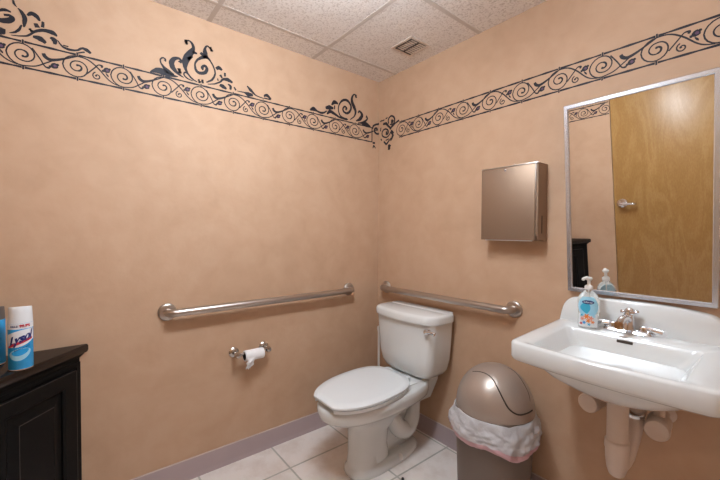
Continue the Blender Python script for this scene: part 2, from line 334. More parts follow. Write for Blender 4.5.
STENCIL['crest3_L']='-560,1972,54 -556,1975,89 -549,1979,123 -542,1982,157 -535,1984,192 -529,1983,165 -524,1982,138 -517,1979,110 -510,1977,83 -502,1975,86 -493,1973,90 -483,1972,94 -474,1973,98 -464,1976,84 -453,1982,70 -444,1989,56 -437,1993,42|-448,2009,98 -443,2011,127 -435,2014,155 -426,2017,184 -418,2019,212 -410,2020,177 -401,2020,142 -393,2020,107 -388,2019,71|-403,2038,57 -399,2043,89 -393,2050,121 -387,2057,154 -380,2061,186 -373,2062,158 -365,2060,129 -358,2058,101 -353,2057,72|-437,1974,70 -433,1979,92 -427,1985,113 -421,1991,134 -414,1995,156 -407,1995,149 -400,1994,142 -392,1991,136 -384,1989,129 -375,1985,118 -366,1982,108 -356,1978,97 -344,1974,87 -330,1972,76 -314,1970,66 -299,1968,55 -288,1966,44|-380,2040,72 -380,2035,68 -380,2027,64 -380,2020,61 -380,2015,57|-272,1973,44 -283,1974,51 -299,1975,59 -316,1977,66 -329,1981,73 -337,1987,69 -342,1995,65 -346,2003,61 -349,2012,58 -350,2021,58 -350,2031,58 -348,2042,58 -345,2051,58 -340,2061,69 -333,2071,80 -325,2080,91 -317,2086,102 -309,2091,108 -299,2094,113 -290,2096,119 -281,2095,125 -272,2092,118 -264,2086,111 -257,2079,104 -252,2072,96 -249,2065,96 -248,2056,96 -249,2047,96 -252,2039,96 -256,2032,100 -262,2024,103 -269,2018,107 -276,2013,110 -284,2011,107 -291,2011,103 -299,2013,99 -305,2015,95 -309,2018,91 -312,2023,87 -314,2027,84 -314,2032,80 -313,2037,80 -309,2043,80 -305,2048,80 -301,2051,80 -296,2052,84 -291,2050,88 -287,2048,92 -285,2045,95 -285,2042,95 -288,2038,95 -291,2033,95 -293,2031,95|-255,1975,37 -249,1980,43 -240,1987,48 -230,1995,54 -222,2003,60 -217,2011,73 -213,2019,86 -211,2027,99 -210,2035,112 -211,2043,129 -214,2051,146 -219,2058,163 -223,2066,179 -227,2073,175 -232,2080,171 -236,2087,167 -240,2095,163 -241,2102,148 -242,2110,134 -241,2117,119 -240,2124,104 -237,2131,93 -233,2138,82 -228,2144,71 -223,2148,60 -219,2149,60 -214,2148,60 -209,2147,60 -206,2146,60|-214,2139,99 -214,2139,113 -213,2139,127 -212,2139,142 -211,2140,156 -210,2140,156 -208,2141,156 -206,2141,157 -205,2141,157 -204,2142,142 -203,2142,128 -202,2142,113 -201,2142,99|-188,2033,60 -186,2037,68 -183,2042,75 -180,2046,83 -176,2048,91 -170,2045,106 -163,2040,121 -157,2034,137 -154,2027,152 -155,2020,156 -159,2012,159 -165,2004,163 -171,1997,167 -179,1990,136 -189,1985,105 -199,1980,75 -205,1976,45|-119,2026,123 -115,2024,111 -111,2020,100 -107,2015,88 -108,2009,77 -113,2002,84 -123,1993,92 -134,1985,99 -145,1978,107 -156,1974,91 -169,1970,76 -180,1968,60 -188,1966,45|-158,1969,76 -151,1969,114 -140,1970,153 -129,1970,191 -118,1970,230 -107,1968,192 -95,1965,154 -85,1962,116 -78,1960,78|-291,1971,70 -291,1971,81 -290,1971,91 -290,1971,101 -289,1972,112 -288,1972,112 -287,1972,112 -285,1972,112 -284,1972,112 -284,1973,101 -283,1973,91 -282,1973,81 -282,1973,71'
STENCIL['crest1_L']='-1857,2105,40 -1857,2102,44 -1856,2099,48 -1856,2095,52 -1855,2092,56 -1853,2089,46 -1851,2086,36 -1849,2084,26 -1847,2082,16|-1844,2080,16 -1843,2078,32 -1840,2075,48 -1837,2072,64 -1834,2068,81 -1832,2064,87 -1829,2059,93 -1827,2054,99 -1826,2050,105 -1825,2045,101 -1825,2041,97 -1826,2036,93 -1826,2032,89 -1827,2027,75 -1827,2021,61 -1828,2017,46 -1828,2013,32|-1834,2019,32 -1836,2015,40 -1838,2009,48 -1840,2003,56 -1843,1997,64 -1846,1993,60 -1849,1990,56 -1852,1986,52 -1856,1984,48 -1859,1982,40 -1863,1980,32 -1866,1979,24 -1869,1978,16|-1908,2026,62 -1908,2029,66 -1907,2033,70 -1907,2038,74 -1905,2042,78 -1903,2045,76 -1900,2048,74 -1896,2051,72 -1893,2053,71 -1889,2055,73 -1886,2057,75 -1882,2058,77 -1878,2059,79 -1874,2059,67 -1869,2058,55 -1865,2057,44 -1863,2057,32|-1908,2026,62 -1907,2024,70 -1905,2021,78 -1903,2018,86 -1901,2016,94 -1899,2015,100 -1898,2015,106 -1896,2015,112 -1893,2016,118 -1889,2016,124 -1884,2017,130 -1878,2019,136 -1873,2021,143 -1869,2023,139 -1865,2027,135 -1862,2031,131 -1861,2034,127 -1861,2037,111 -1863,2039,95 -1865,2041,79 -1868,2043,63 -1872,2042,61 -1876,2041,59 -1880,2040,57 -1883,2039,55|-1909,1970,78 -1906,1971,109 -1902,1973,141 -1898,1974,172 -1894,1976,204 -1890,1977,183 -1885,1977,161 -1882,1978,140 -1879,1978,119|-1864,1971,16 -1859,1971,21 -1852,1973,26 -1845,1974,31 -1838,1976,36 -1832,1978,39 -1826,1980,42 -1821,1982,46 -1817,1985,49 -1813,1989,51 -1809,1993,53 -1806,1997,55 -1803,2001,57 -1800,2004,61 -1797,2007,66 -1793,2010,70 -1789,2013,74 -1785,2015,78 -1780,2018,83 -1775,2020,87 -1770,2021,91 -1764,2022,100 -1757,2022,108 -1750,2022,117 -1745,2021,126 -1740,2019,103 -1736,2016,80 -1733,2013,57 -1731,2011,34|-1818,2061,41 -1816,2064,59 -1813,2067,77 -1809,2071,96 -1805,2073,114 -1802,2073,114 -1798,2072,115 -1795,2070,115 -1792,2068,115 -1789,2065,97 -1786,2060,78 -1784,2056,60 -1782,2053,41|-1795,2040,82 -1794,2037,90 -1792,2032,99 -1790,2028,107 -1789,2025,115|-1772,2054,58 -1773,2050,62 -1773,2043,66 -1774,2036,70 -1774,2031,75|-1811,2008,59 -1810,2008,67 -1810,2008,76 -1810,2008,84 -1809,2008,93 -1809,2009,93 -1808,2009,93 -1808,2009,93 -1807,2009,93 -1807,2009,84 -1806,2009,76 -1806,2010,67 -1806,2010,59|-1803,1986,57 -1799,1986,80 -1793,1986,103 -1787,1986,126 -1781,1984,149 -1777,1982,128 -1772,1979,108 -1768,1975,87 -1765,1973,67|-1752,2000,50 -1750,1999,71 -1746,1998,92 -1742,1996,113 -1740,1993,135 -1738,1989,116 -1738,1985,97 -1738,1980,78 -1738,1977,59|-1730,1997,21 -1727,1993,29 -1724,1987,36 -1719,1981,44 -1715,1977,51 -1711,1974,55 -1707,1973,60 -1703,1972,64 -1698,1971,69 -1691,1971,64 -1684,1972,60 -1677,1973,56 -1671,1975,52 -1665,1978,54 -1661,1982,57 -1657,1986,59 -1652,1989,61 -1648,1990,72 -1644,1989,83 -1641,1988,94 -1637,1987,106 -1633,1985,95 -1629,1982,84 -1625,1979,73 -1623,1977,62|-1712,1983,34 -1709,1982,34 -1704,1982,34 -1699,1982,34 -1696,1981,34|-1671,1964,35 -1665,1966,37 -1657,1970,39 -1649,1974,42 -1643,1976,44'
STENCIL['corner_L']='-59,1951,68 -58,1955,70 -57,1960,72 -56,1966,73 -53,1971,75 -49,1975,75 -44,1979,75 -37,1982,75 -31,1986,76 -23,1989,79 -14,1991,83 -6,1994,86 2,1998,90 9,2005,81|13,1939,69 7,1933,73 0,1929,76 -7,1925,79 -14,1924,83 -20,1923,84 -26,1925,86 -32,1927,88 -36,1930,89 -39,1934,87 -40,1940,86 -41,1946,84 -40,1951,82 -38,1955,82 -34,1958,82 -30,1961,82 -26,1962,82 -23,1962,84 -20,1960,86 -17,1957,88 -16,1955,90 -17,1953,88 -19,1951,86 -22,1948,84 -24,1947,83|-55,1817,41 -54,1822,48 -52,1828,55 -50,1833,62 -47,1836,68 -43,1834,62 -39,1829,55 -34,1824,48 -31,1820,41|-58,1855,82 -53,1855,82 -47,1855,82 -40,1856,82 -36,1856,82|10,1904,62 14,1900,63'
STENCIL['corner_R']='17,2006,72 24,2011,64 28,2014,55|23,1965,55 22,1959,58 20,1950,62 18,1940,65|44,1985,82 50,1984,92 58,1984,102 67,1983,112 75,1982,122 80,1978,115 84,1974,108 88,1970,101 93,1964,94 100,1958,91 109,1950,87 117,1943,83 123,1938,80|30,2009,55 36,2010,55 44,2010,55 53,2011,54 59,2011,54|70,2015,54 74,2016,54 80,2017,54 86,2019,54 90,2020,54|103,1974,54 101,1978,57 99,1984,60 97,1990,64 97,1996,67 98,2002,69 100,2007,70 104,2012,72 108,2015,74 113,2018,73 118,2020,73 125,2021,73 131,2020,73 138,2017,74 145,2013,76 152,2007,77 156,2001,79 159,1994,77 159,1987,76 159,1979,74 157,1973,72 153,1968,69 148,1964,66 142,1962,63 136,1960,60 130,1961,58 124,1963,57 118,1966,55 114,1968,53|125,1983,112 126,1983,128 127,1983,144 128,1983,160 130,1982,177 132,1982,176 134,1981,176 136,1981,176 138,1980,176 139,1980,160 141,1980,144 142,1980,127 142,1979,111|128,1920,53 125,1916,53 120,1910,53 115,1904,53 109,1898,54 103,1894,55 96,1890,57 88,1887,59 80,1886,61 71,1888,61 61,1891,61 52,1895,61 44,1900,61 40,1905,62 36,1911,62 35,1917,62 34,1923,62 35,1928,63 38,1934,65 42,1938,67 47,1942,68 53,1944,68 60,1945,68 68,1946,68 75,1944,68 82,1941,69 88,1937,71 94,1931,72 97,1926,74 98,1921,75 98,1916,77 96,1911,79 93,1908,81 89,1906,81 84,1907,81 79,1908,81 76,1908,81|72,1918,89 73,1918,102 74,1918,115 74,1918,128 76,1917,141 77,1917,141 79,1917,141 81,1916,141 82,1916,141 84,1916,128 85,1915,115 85,1915,102 86,1915,89|202,1974,91 196,1972,86 188,1970,81 178,1967,77 169,1964,72 161,1961,76 152,1957,79 144,1952,83 136,1949,86 129,1945,91 122,1941,97 116,1937,102 112,1935,107|123,1921,133 128,1916,140 135,1908,146 142,1901,152 147,1896,159|147,1893,119 144,1888,112 140,1881,106 136,1873,99 133,1867,93 129,1863,83 125,1859,73 122,1856,63 120,1855,53|128,1874,40 123,1870,48 116,1865,57 108,1860,65 101,1855,74 95,1850,77 89,1845,81 84,1841,84 78,1840,88 72,1844,83 65,1851,78 58,1858,73 54,1863,68|104,1871,54 98,1870,54 88,1869,54 78,1867,54 72,1866,54|96,1816,145 97,1816,166 98,1816,187 100,1816,208 102,1815,229 104,1815,229 107,1814,229 110,1814,229 113,1813,229 115,1813,207 116,1813,186 117,1812,165 118,1812,144|22,1887,62 28,1879,62 33,1873,62'
def on_left(a, z, o=.0006): return Vector((o, a, z))
def on_back(a, z, o=.0006): return Vector((a, -o, z))
def on_front(a, z, o=.0006): return Vector((a, -D+o, z))
def ribbon(bm, pts, fn, lift=.0006, k=1.0):
    """pts: (a, z, width) in metres on a wall"""
    n = len(pts); L = []
    for i, (a, z, w) in enumerate(pts):
        a0, z0, _ = pts[max(i-1, 0)]; a1, z1, _ = pts[min(i+1, n-1)]
        dx, dz = a1-a0, z1-z0; l = math.hypot(dx, dz) or 1
        nx, nz = -dz/l, dx/l
        L.append((bm.verts.new(fn(a+nx*w/2, z+nz*w/2, lift)), bm.verts.new(fn(a-nx*w/2, z-nz*w/2, lift))))
    for (p, q), (r, s) in zip(L, L[1:]): bm.faces.new((p, q, s, r))
def disc(bm, a, z, r, fn, n=14, lift=.0008):
    bm.faces.new([bm.verts.new(fn(a+r*math.cos(2*PI*k/n)*(1+.12*math.sin(3*k)), z+r*math.sin(2*PI*k/n)*(1+.1*math.cos(2*k)), lift)) for k in range(n)])
def smooth2(P, m=5):
    Q = catmull([(a, z, w) for a, z, w in P], m); return [(q.x, q.y, max(q.z, .0006)) for q in Q]
def line(bm, pts, fn): ribbon(bm, [(a, z, w*1.65) for a, z, w in pts], fn)
def unit(bm, bb, a0, a1, z, h, kind, fn, gap=True):
    d = a1-a0; s = -1 if kind == 'A' else 1
    rad = [.93, 1.02, .90, .72, .52, .50, .36, .30, .14]; P = []
    for i in range(0, 8*5+1):
        t = i/5.; k = int(min(t, 7.999)); r = rad[k]+(rad[k+1]-rad[k])*(t-k)
        th = PI/2 + t*PI/2
        P.append((a0 + math.cos(th)*r*h, z + s*math.sin(th)*r*h, .0030 + (.0012 if t > 6 else 0)))
    line(bm, P, fn); disc(bm, P[-1][0], P[-1][1], .0045, fn)
    def q(*L): return smooth2([(a0+x*d, z+y*h, w) for x, y, w in L])
    if not gap: return
    if kind == 'B':
        line(bm, q((0, .95, .003), (.16, .92, .003), (.29, .72, .0035), (.45, .25, .0035), (.62, -.42, .003), (.74, -.74, .003), (.9, -.93, .002)), fn)
        line(bm, q((.20, -.42, .003), (.36, .28, .003), (.44, .62, .003), (.52, .60, .005), (.50, .45, .004)), fn)
        bc, mc = (.62, .30), (.41, -.45)
        P = [(a0+mc[0]*d+math.cos(t)*r*h, z+mc[1]*h+math.sin(t)*r*h, .0028) for t, r in [(1.9+.45*i, .34*(1-i/19)+.03) for i in range(17)]]
        line(bm, P, fn); disc(bm, P[-1][0], P[-1][1], .004, fn)
        line(bm, q((.60, .02, .002), (.64, -.18, .004), (.66, -.3, .001)), fn)
    else:
        line(bm, q((0, -.93, .003), (.22, -.75, .003), (.40, -.30, .003), (.52, .02, .003)), fn)
        line(bm, q((.36, .50, .007), (.39, .25, .008), (.48, .08, .0075), (.62, .22, .006), (.80, .55, .004), (.98, .90, .003)), fn)
        line(bm, q((.16, .72, .003), (.30, -.05, .003), (.38, -.58, .003), (.45, -.66, .005), (.47, -.55, .003)), fn)
        bc = (.56, -.38)
    cx, cz = a0+bc[0]*d, z+bc[1]*h
    disc(bm, cx, cz, .0115, fn); disc(bm, cx+.003, cz+.001, .0055, fn, 10, .0011) if False else None
    disc(bb, cx+.002, cz, .0055, fn, 10, .0012)
    for a in (-.013, .010):
        disc(bm, cx+a, cz+(-.006 if a < 0 else .007), .005, fn, 8)
def border(parent, centres, kinds, z0, h, fn, ends, name='stencil_border', closer=None):
    bm = bmesh.new(); bb = bmesh.new()
    cs = list(centres)
    for i, c in enumerate(cs):
        nxt = cs[i+1] if i+1 < len(cs) else (ends[1]+.045 if closer else c+.165)
        last = i+1 >= len(cs)
        unit(bm, bb, c, nxt, z0, h*.93, kinds[i], fn, not last or bool(closer))
    # edge lines broken at the little ties
    for sgn in (1, -1):
        xs = [ends[0]] + [c for c in cs] + [ends[1]]
        for i, (p, q) in enumerate(zip(xs, xs[1:])):
            a = p + (.004 if i > 0 else 0); b = q - (.004 if i < len(xs)-2 else 0)
            if b > a: line(bm, [(a+(b-a)*k/6, z0+sgn*h, .0046+.0012*math.sin(k*2+i)) for k in range(7)], fn)
        for c in cs: line(bm, [(c, z0+sgn*h-.008, .0035), (c, z0+sgn*h+.008, .0035)], fn)
    if closer: line(bm, [(closer, z0-h-.002, .005), (closer, z0+h+.002, .005)], fn)
    o = obj(name, bm, 'stencil', parent, 0, recalc=False)
    obj('flower_buds', bb, 'bud', o, 0, recalc=False)
    return o
LC = [-1.993, -1.832, -1.668, -1.508, -1.352, -1.185, -1.025, -.86, -.698, -.536, -.374, -.212]
border(wall_left, LC, 'BABABABABABA', 1.9085, .049, on_left, (-D+.01, -.064), closer=-.064)
RC = [.224, .372, .53, .70, .865, 1.032, 1.2, 1.366, 1.539, 1.712, 1.878, 2.045, 2.21, 2.37]
border(wall_back, RC, 'BABABABABABABA', 1.9115, .049, on_back, (.203, W-.01))
FC = [.13+.165*i for i in range(5)]
border(wall_front, FC, 'BABAB', 1.9085, .049, on_front, (.02, DX0-.005))
def paint(parent, key, fn, name):
    bm = bmesh.new()
    for st in STENCIL[key].split('|'):
        ribbon(bm, smooth2([tuple(int(v)/s for v, s in zip(t.split(','), (1000, 1000, 6200 if 'corner' in key else 7000))) for t in st.split(' ')], 2), fn, .0009)
    return obj(name, bm, 'stencil', parent, 0, recalc=False)
paint(wall_left, 'crest1_L', on_left, 'stencil_crest')
paint(wall_left, 'crest2_L', on_left, 'stencil_crest')
paint(wall_left, 'crest3_L', on_left, 'stencil_crest')
paint(wall_left, 'corner_L', on_left, 'stencil_corner_scroll')
paint(wall_back, 'corner_R', on_back, 'stencil_corner_scroll')

# ------------------------------------------------------------------ ceiling vent
t = thing('ceiling_vent', 'small square beige louvred vent in the ceiling near the corner', 'vent', (.478, -.186, H-.004))
bm = bmesh.new()
vx, vy, R1, R2 = .478, -.186, .080, .061
box(bm, (vx-R1, vy-R1, H-.006), (vx+R1, vy-R2, H-.001), .002); box(bm, (vx-R1, vy+R2, H-.006), (vx+R1, vy+R1, H-.001), .002)
box(bm, (vx-R1, vy-R2, H-.006), (vx-R2, vy+R2, H-.001), .002); box(bm, (vx+R2, vy-R2, H-.006), (vx+R1, vy+R2, H-.001), .002)
obj('vent_frame', bm, 'vent', t)
bm = bmesh.new(); box(bm, (vx-R2, vy-R2, H-.003), (vx+R2, vy+R2, H-.001)); obj('dark_opening', bm, 'ventdark', t, 0)
bm = bmesh.new(); box(bm, (vx-R2, vy-.004, H-.008), (vx+R2, vy+.004, H-.004)); box(bm, (vx-R2-.002, vy-R2, H-.008), (vx-R2+.004, vy+R2, H-.004)); box(bm, (vx-R2, vy-R2-.002, H-.008), (vx+R2, vy-R2+.004, H-.004))
obj('divider_bar', bm, 'ventdark', t, 0)
bm = bmesh.new()
for i in range(7):
    x = vx-R2+.012+i*.0165
    for ya, yb in ((vy-R2+.004, vy-.005), (vy+.005, vy+R2)): box(bm, (x-.0050, ya, H-.0065), (x+.0050, yb, H-.0045))
obj('louvres', bm, 'vent', t, 0)

# ------------------------------------------------------------------ ceiling lamp (the room's light, above and behind the view)
LXc, LYc = 1.07, -1.14
t = thing('ceiling_light', 'white ceiling lamp with a glowing diffuser, above and outside the photo', 'ceiling light', (LXc, LYc, H-.004))
bm = bmesh.new(); box(bm, (LXc-.04, LYc-.30, H-.070), (LXc+.04, LYc+.30, H-.004), .006); obj('lamp_body', bm, 'lampbody', t)
bm = bmesh.new(); box(bm, (LXc-.075, LYc-.32, H-.19), (LXc+.075, LYc+.32, H-.071), .025, 4); obj('diffuser', bm, 'glow', t)

# ------------------------------------------------------------------ mirror, hung tilted forward
TH = math.radians(5.7)
MX0, MX1, MB, MH = 1.259, 1.722, .985, .776
mt = Matrix.Translation((0, -.014, MB)) @ Matrix.Rotation(TH, 4, 'X')     # local: x along wall, -y out, z up the tilted glass
t = thing('mirror', 'tall mirror in a bright metal frame, tilted out from the wall above the sink', 'mirror', ((MX0+MX1)/2, 0, MB))
fw = .0165
bm = bmesh.new()
outer = [(MX0, 0), (MX1, 0), (MX1, MH), (MX0, MH)]; inner = [(MX0+fw, fw), (MX1-fw, fw), (MX1-fw, MH-fw), (MX0+fw, MH-fw)]
lay = [(outer, .008), (outer, -.006), ([(a+(.002 if i in (0, 3) else -.002), b+(.002 if i < 2 else -.002)) for i, (a, b) in enumerate(outer)], -.009),
       ([(a-(.002 if i in (0, 3) else -.002), b-(.002 if i < 2 else -.002)) for i, (a, b) in enumerate(inner)], -.009), (inner, -.006), (inner, .004)]
rings = [[mt @ Vector((a, y, b)) for a, b in L] for L, y in lay]
loft(bm, rings, False, False)
obj('mirror_frame', bm, 'alum', t, 30)
bm = bmesh.new(); box(bm, (MX0+fw*.6, -.001, fw*.6), (MX1-fw*.6, .003, MH-fw*.6)); bmesh.ops.transform(bm, matrix=mt, verts=bm.verts)
obj('mirror_glass', bm, 'mirror', t, 0)
bm = bmesh.new(); box(bm, (MX0+.004, .0035, .004), (MX1-.004, .007, MH-.004)); bmesh.ops.transform(bm, matrix=mt, verts=bm.verts)
obj('backing_board', bm, 'greycap', t, 0)
for x in (MX0+.09, MX1-.09):
    bm = bmesh.new(); yt = -.014 - math.sin(TH)*MH*.93 + .008; zt = MB + math.cos(TH)*MH*.93
    box(bm, (x-.012, yt+.001, zt-.0015), (x+.012, -.0005, zt+.0015)); box(bm, (x-.012, -.003, zt-.05), (x+.012, -.0003, zt+.0015))
    obj('bracket', bm, 'steel', t, 0)

# ------------------------------------------------------------------ paper towel dispenser
t = thing('paper_towel_dispenser', 'square bronze-toned steel paper towel dispenser on the wall left of the mirror', 'paper towel dispenser', (1.02, 0, 1.20))
X0, X1, ZB, ZT, DY = .879, 1.157, 1.195, 1.545, .088
bm = bmesh.new()
rg = []
for y, i in ((-.0005, 0), (-DY+.006, 0), (-DY+.003, .002)):
    rg.append([(X0+i, y, ZB+.022+i), (X1-i, y, ZB+.022+i), (X1-i, y, ZT-i), (X0+i, y, ZT-i)])
loft(bm, rg)
box(bm, (X0, -.03, ZB), (X1, -.0005, ZB+.022)); box(bm, (X0, -DY+.006, ZB+.006), (X0+.004, -.03, ZB+.022)); box(bm, (X1-.004, -DY+.006, ZB+.006), (X1, -.03, ZB+.022))
obj('cabinet', bm, 'panel', t, 30)
bm = bmesh.new(); box(bm, (X0-.001, -DY-.0015, ZB+.004), (X1-.014, -DY+.003, ZT-.004), .0015); obj('front_door', bm, 'panel', t)
bm = bmesh.new(); box(bm, (X0-.001, -DY-.0025, ZT-.004), (X1, -DY+.012, ZT+.0025), .001); box(bm, (X1-.013, -DY-.002, ZB+.006), (X1-.010, -DY+.003, ZT), .0008); obj('bright_edge', bm, 'steel', t, label='bright folded edge strip')
bm = bmesh.new(); box(bm, (X0+.02, -DY+.002, ZB+.0), (X1-.03, -DY+.018, ZB+.005), .002); obj('paper_towel', bm, 'paper', t)
bm = bmesh.new(); lathe(bm, (1.003, -DY-.001, ZT-.016), (0, -1, 0), [(.006, 0), (.006, .003), (.004, .005)], 16); obj('door_lock', bm, 'alum', t)
bm = bmesh.new()
tube(bm, catmull([(.995, -.006, ZT), (.995, -.008, ZT+.014), (1.005, -.008, ZT+.022), (1.014, -.008, ZT+.014), (1.014, -.006, ZT)], 4), .0013, 8)
obj('wire_clip', bm, 'chrome', t)
bm = bmesh.new(); box(bm, (X1-.0002, -.052, ZB+.035), (X1+.0008, -.044, ZB+.115)); obj('maker_plate', bm, 'darkmetal', t, 0)

# ------------------------------------------------------------------ grab bars
def grab_bar(label, P, Q, n, loc):
    """P, Q flange centres on the wall; n the direction out of the wall"""
    t = thing('grab_bar', label, 'grab bar', loc, 'stainless steel grab bars')
    P, Q, n = Vector(P), Vector(Q), Vector(n); d = (Q-P).normalized(); so = .056; rb = .0185
    path = [P+n*.006, P+n*(so-.030)]
    for k in range(1, 7):
        a = PI/2*k/6; path.append(P+n*(so-.030+.030*math.sin(a))+d*(.030-.030*math.cos(a)))
    for k in range(0, 7):
        a = PI/2*k/6; path.append(Q+n*(so-.030+.030*math.cos(a))-d*(.030-.030*math.sin(a)))
    path += [Q+n*.006]
    bm = bmesh.new(); tube(bm, path, rb, 24); obj('bar', bm, 'steel', t)
    for c in (P, Q):
        bm = bmesh.new(); lathe(bm, c+n*.0005, n, [(.041, 0), (.041, .005), (.038, .009), (.030, .011), (.0187, .012)], 36); obj('flange', bm, 'steel', t)
    return t
grab_bar('long horizontal steel grab bar on the left wall above the toilet paper', (0, -1.342, .846), (0, -.262, .853), (1, 0, 0), (0, -.80, .85))
grab_bar('horizontal steel grab bar on the wall behind the toilet tank', (.094, 0, .855), (1.011, 0, .858), (0, -1, 0), (.55, 0, .855))

# ------------------------------------------------------------------ toilet paper holder and roll
t = thing('toilet_paper_holder', 'two-post nickel toilet paper holder on the left wall under the grab bar', 'toilet paper holder', (0, -.94, .587))
for y, d in ((-1.026, 1), (-.858, -1)):
    bm = bmesh.new()
    lathe(bm, (.0005, y, .587), (1, 0, 0), [(.026, 0), (.027, .004), (.022, .009), (.012, .013), (.0095, .03), (.013, .046), (.0165, .056), (.0165, .068), (.012, .078), (.003, .081)], 28)
    obj('post', bm, 'nickel', t)
bm = bmesh.new(); tube(bm, [(.062, -1.018, .587), (.062, -.866, .587)], .0075, 16); obj('roller', bm, 'nickel', t)
t = thing('toilet_paper_roll', 'nearly used up white toilet paper roll hanging on its holder, torn end dangling', 'toilet paper', (.062, -.94, .587))
bm = bmesh.new()
y0, y1 = -.992, -.888
rr = lambda r, y, dz=0: [(.064+r*math.cos(2*PI*k/40), y, .5755+dz+r*math.sin(2*PI*k/40)) for k in range(40)]
loft(bm, [rr(.0215, y0+.001), rr(.0265, y0+.001), rr(.028, y0+.002), rr(.0282, y1-.002), rr(.027, y1-.001), rr(.0215, y1-.001)], False, False)
obj('paper', bm, 'paper', t)
bm = bmesh.new(); loft(bm, [rr(.0195, y0), rr(.0214, y0), rr(.0214, y1), rr(.0195, y1), rr(.0195, y0)], False, False); obj('cardboard_core', bm, 'card', t, label='dark cardboard core')
bm = bmesh.new(); rows = []
for i in range(12):
    f = i/11; z = .570-.058*f; x = .064+.0285-.004*f+.005*math.sin(f*5)
    wd = .048*(1-.45*f)
    rows.append([(x+.004*math.sin(j*1.3+i*.8), y0+.002+wd*j/7+.004*math.sin(i*1.1), z-.004*math.sin(j*2.1)*f) for j in range(8)])
V_ = [[bm.verts.new(p) for p in r] for r in rows]
for a, b in zip(V_, V_[1:]):
    for i in range(7): bm.faces.new((a[i], a[i+1], b[i+1], b[i]))
obj('loose_sheet', bm, 'paper', t)

# ------------------------------------------------------------------ toilet
TX, TR = .452, 0.0
t = thing('toilet', 'white two-piece toilet with its lid closed, standing in the corner', 'toilet', (TX, -.40, 0))
def egg(z, yb, yf, hw, cut=None, e=2.25, n=64, tw=.10, x0=TX):
    """egg-shaped outline: straight-ish back at yb, rounded nose at yf, widest two thirds back"""
    ym = yb + (yf-yb)*.44; o = []
    for k in range(n):
        a = 2*PI*k/n; c, s = math.cos(a), math.sin(a)
        x = hw*math.copysign(abs(c)**(2/e), c)
        if s >= 0: y = ym + (yb-ym)*abs(s)**(2/2.9); x = hw*math.copysign(abs(c)**(2/2.9), c)
        else: y = ym + (yf-ym)*abs(s)**(2/e)
        if cut is not None: y = max(y, cut)
        # drift of the nose away from the wall line
        o.append((x0 + x + DRIFT*max(0, (-.22-y)), y, z))
    return o
DRIFT = .085
bm = bmesh.new()
loft(bm, [egg(0, -.135, -.618, .105, e=2.8), egg(.012, -.13, -.624, .108, e=2.8), egg(.030, -.132, -.62, .105, e=2.8), egg(.042, -.155, -.612, .096, e=2.7), egg(.050, -.36, -.608, .082, e=2.6), egg(.12, -.375, -.603, .076, e=2.6), egg(.20, -.36, -.603, .078, e=2.6),
          egg(.245, -.26, -.610, .086, e=2.5), egg(.285, -.10, -.640, .108, e=2.3), egg(.308, -.09, -.70, .145), egg(.328, -.08, -.758, .172), egg(.345, -.08, -.782, .182), egg(.370, -.08, -.790, .186), egg(.394, -.08, -.790, .186), egg(.402, -.085, -.782, .178)])
loft(bm, [egg(z, -.15, -.45, w, e=2.6) for z, w in ((.03, .050), (.10, .040), (.20, .042), (.30, .06), (.36, .09))])
# raised deck the tank stands on
loft(bm, [[(TX+sx*hw, y, z) for sx, y in ((-1, -.045), (1, -.045), (1, yf), (-1, yf))] for z, hw, yf in ((.26, .075, -.20), (.33, .105, -.27), (.385, .128, -.285), (.402, .130, -.287), (.408, .126, -.283))])
for sx in (-1, 1):                                     # trapway bulging out on each flank
    tube(bm, catmull([(TX+sx*.052, -.40, .31), (TX+sx*.058, -.345, .235), (TX+sx*.058, -.30, .160), (TX+sx*.054, -.235, .125), (TX+sx*.054, -.185, .17), (TX+sx*.056, -.165, .245), (TX+sx*.05, -.14, .33)], 5),
         [.032+.018*math.sin(PI*min(1, i/26)) for i in range(31)], 18)
bowl = obj('bowl', bm, 'porcelain', t, 50)
sub = bowl.modifiers.new('soft', 'BEVEL'); sub.width = .006; sub.segments = 3; sub.limit_method = 'ANGLE'; sub.angle_limit = math.radians(50)
for sx in (-1, 1):
    bm = bmesh.new(); lathe(bm, (TX+sx*.098+.012, -.33, .018), (0, 0, 1), [(.016, 0), (.016, .008), (.013, .018), (.007, .026), (.001, .028)], 20); obj('bolt_cap', bm, 'whitep', t)
# open-front seat
bm = bmesh.new()
def seat_ring(z, ins):
    out = egg(z, -.262-ins, -.798+ins, .188-ins, n=96); inn = egg(z, -.33, -.70, .105, n=96); return out, inn
o0, i0 = seat_ring(.407, .004); o1, i1 = seat_ring(.424, 0)
N = 96; gap = [k for k in range(N) if not (abs(k-72) <= 5)]
gap = [k % N for k in range(78, 72-5+N)]
vs = {}
for k in gap:
    vs[k] = [bm.verts.new(p) for p in (o0[k], o1[k], i1[k], i0[k])]
for a, b in zip(gap, gap[1:]):
    for j in range(4): bm.faces.new((vs[a][j], vs[a][(j+1) % 4], vs[b][(j+1) % 4], vs[b][j]))
bm.faces.new(vs[gap[0]]); bm.faces.new(vs[gap[-1]][::-1])
obj('seat', bm, 'seatp', t, 40)
bm = bmesh.new(); ct = -.784
loft(bm, [egg(.426, -.262, -.800, .184, ct+.004), egg(.429, -.26, -.804, .188, ct), egg(.438, -.26, -.804, .188, ct), egg(.443, -.265, -.798, .182, ct+.006), egg(.445, -.30, -.76, .15, ct+.04)])
obj('seat_lid', bm, 'seatp', t, 45)
for sx in (-1, 1):
    bm = bmesh.new(); box(bm, (TX+sx*.075-.022, -.275, .404), (TX+sx*.075+.022, -.236, .436), .007, 3); obj('hinge', bm, 'seatp', t)
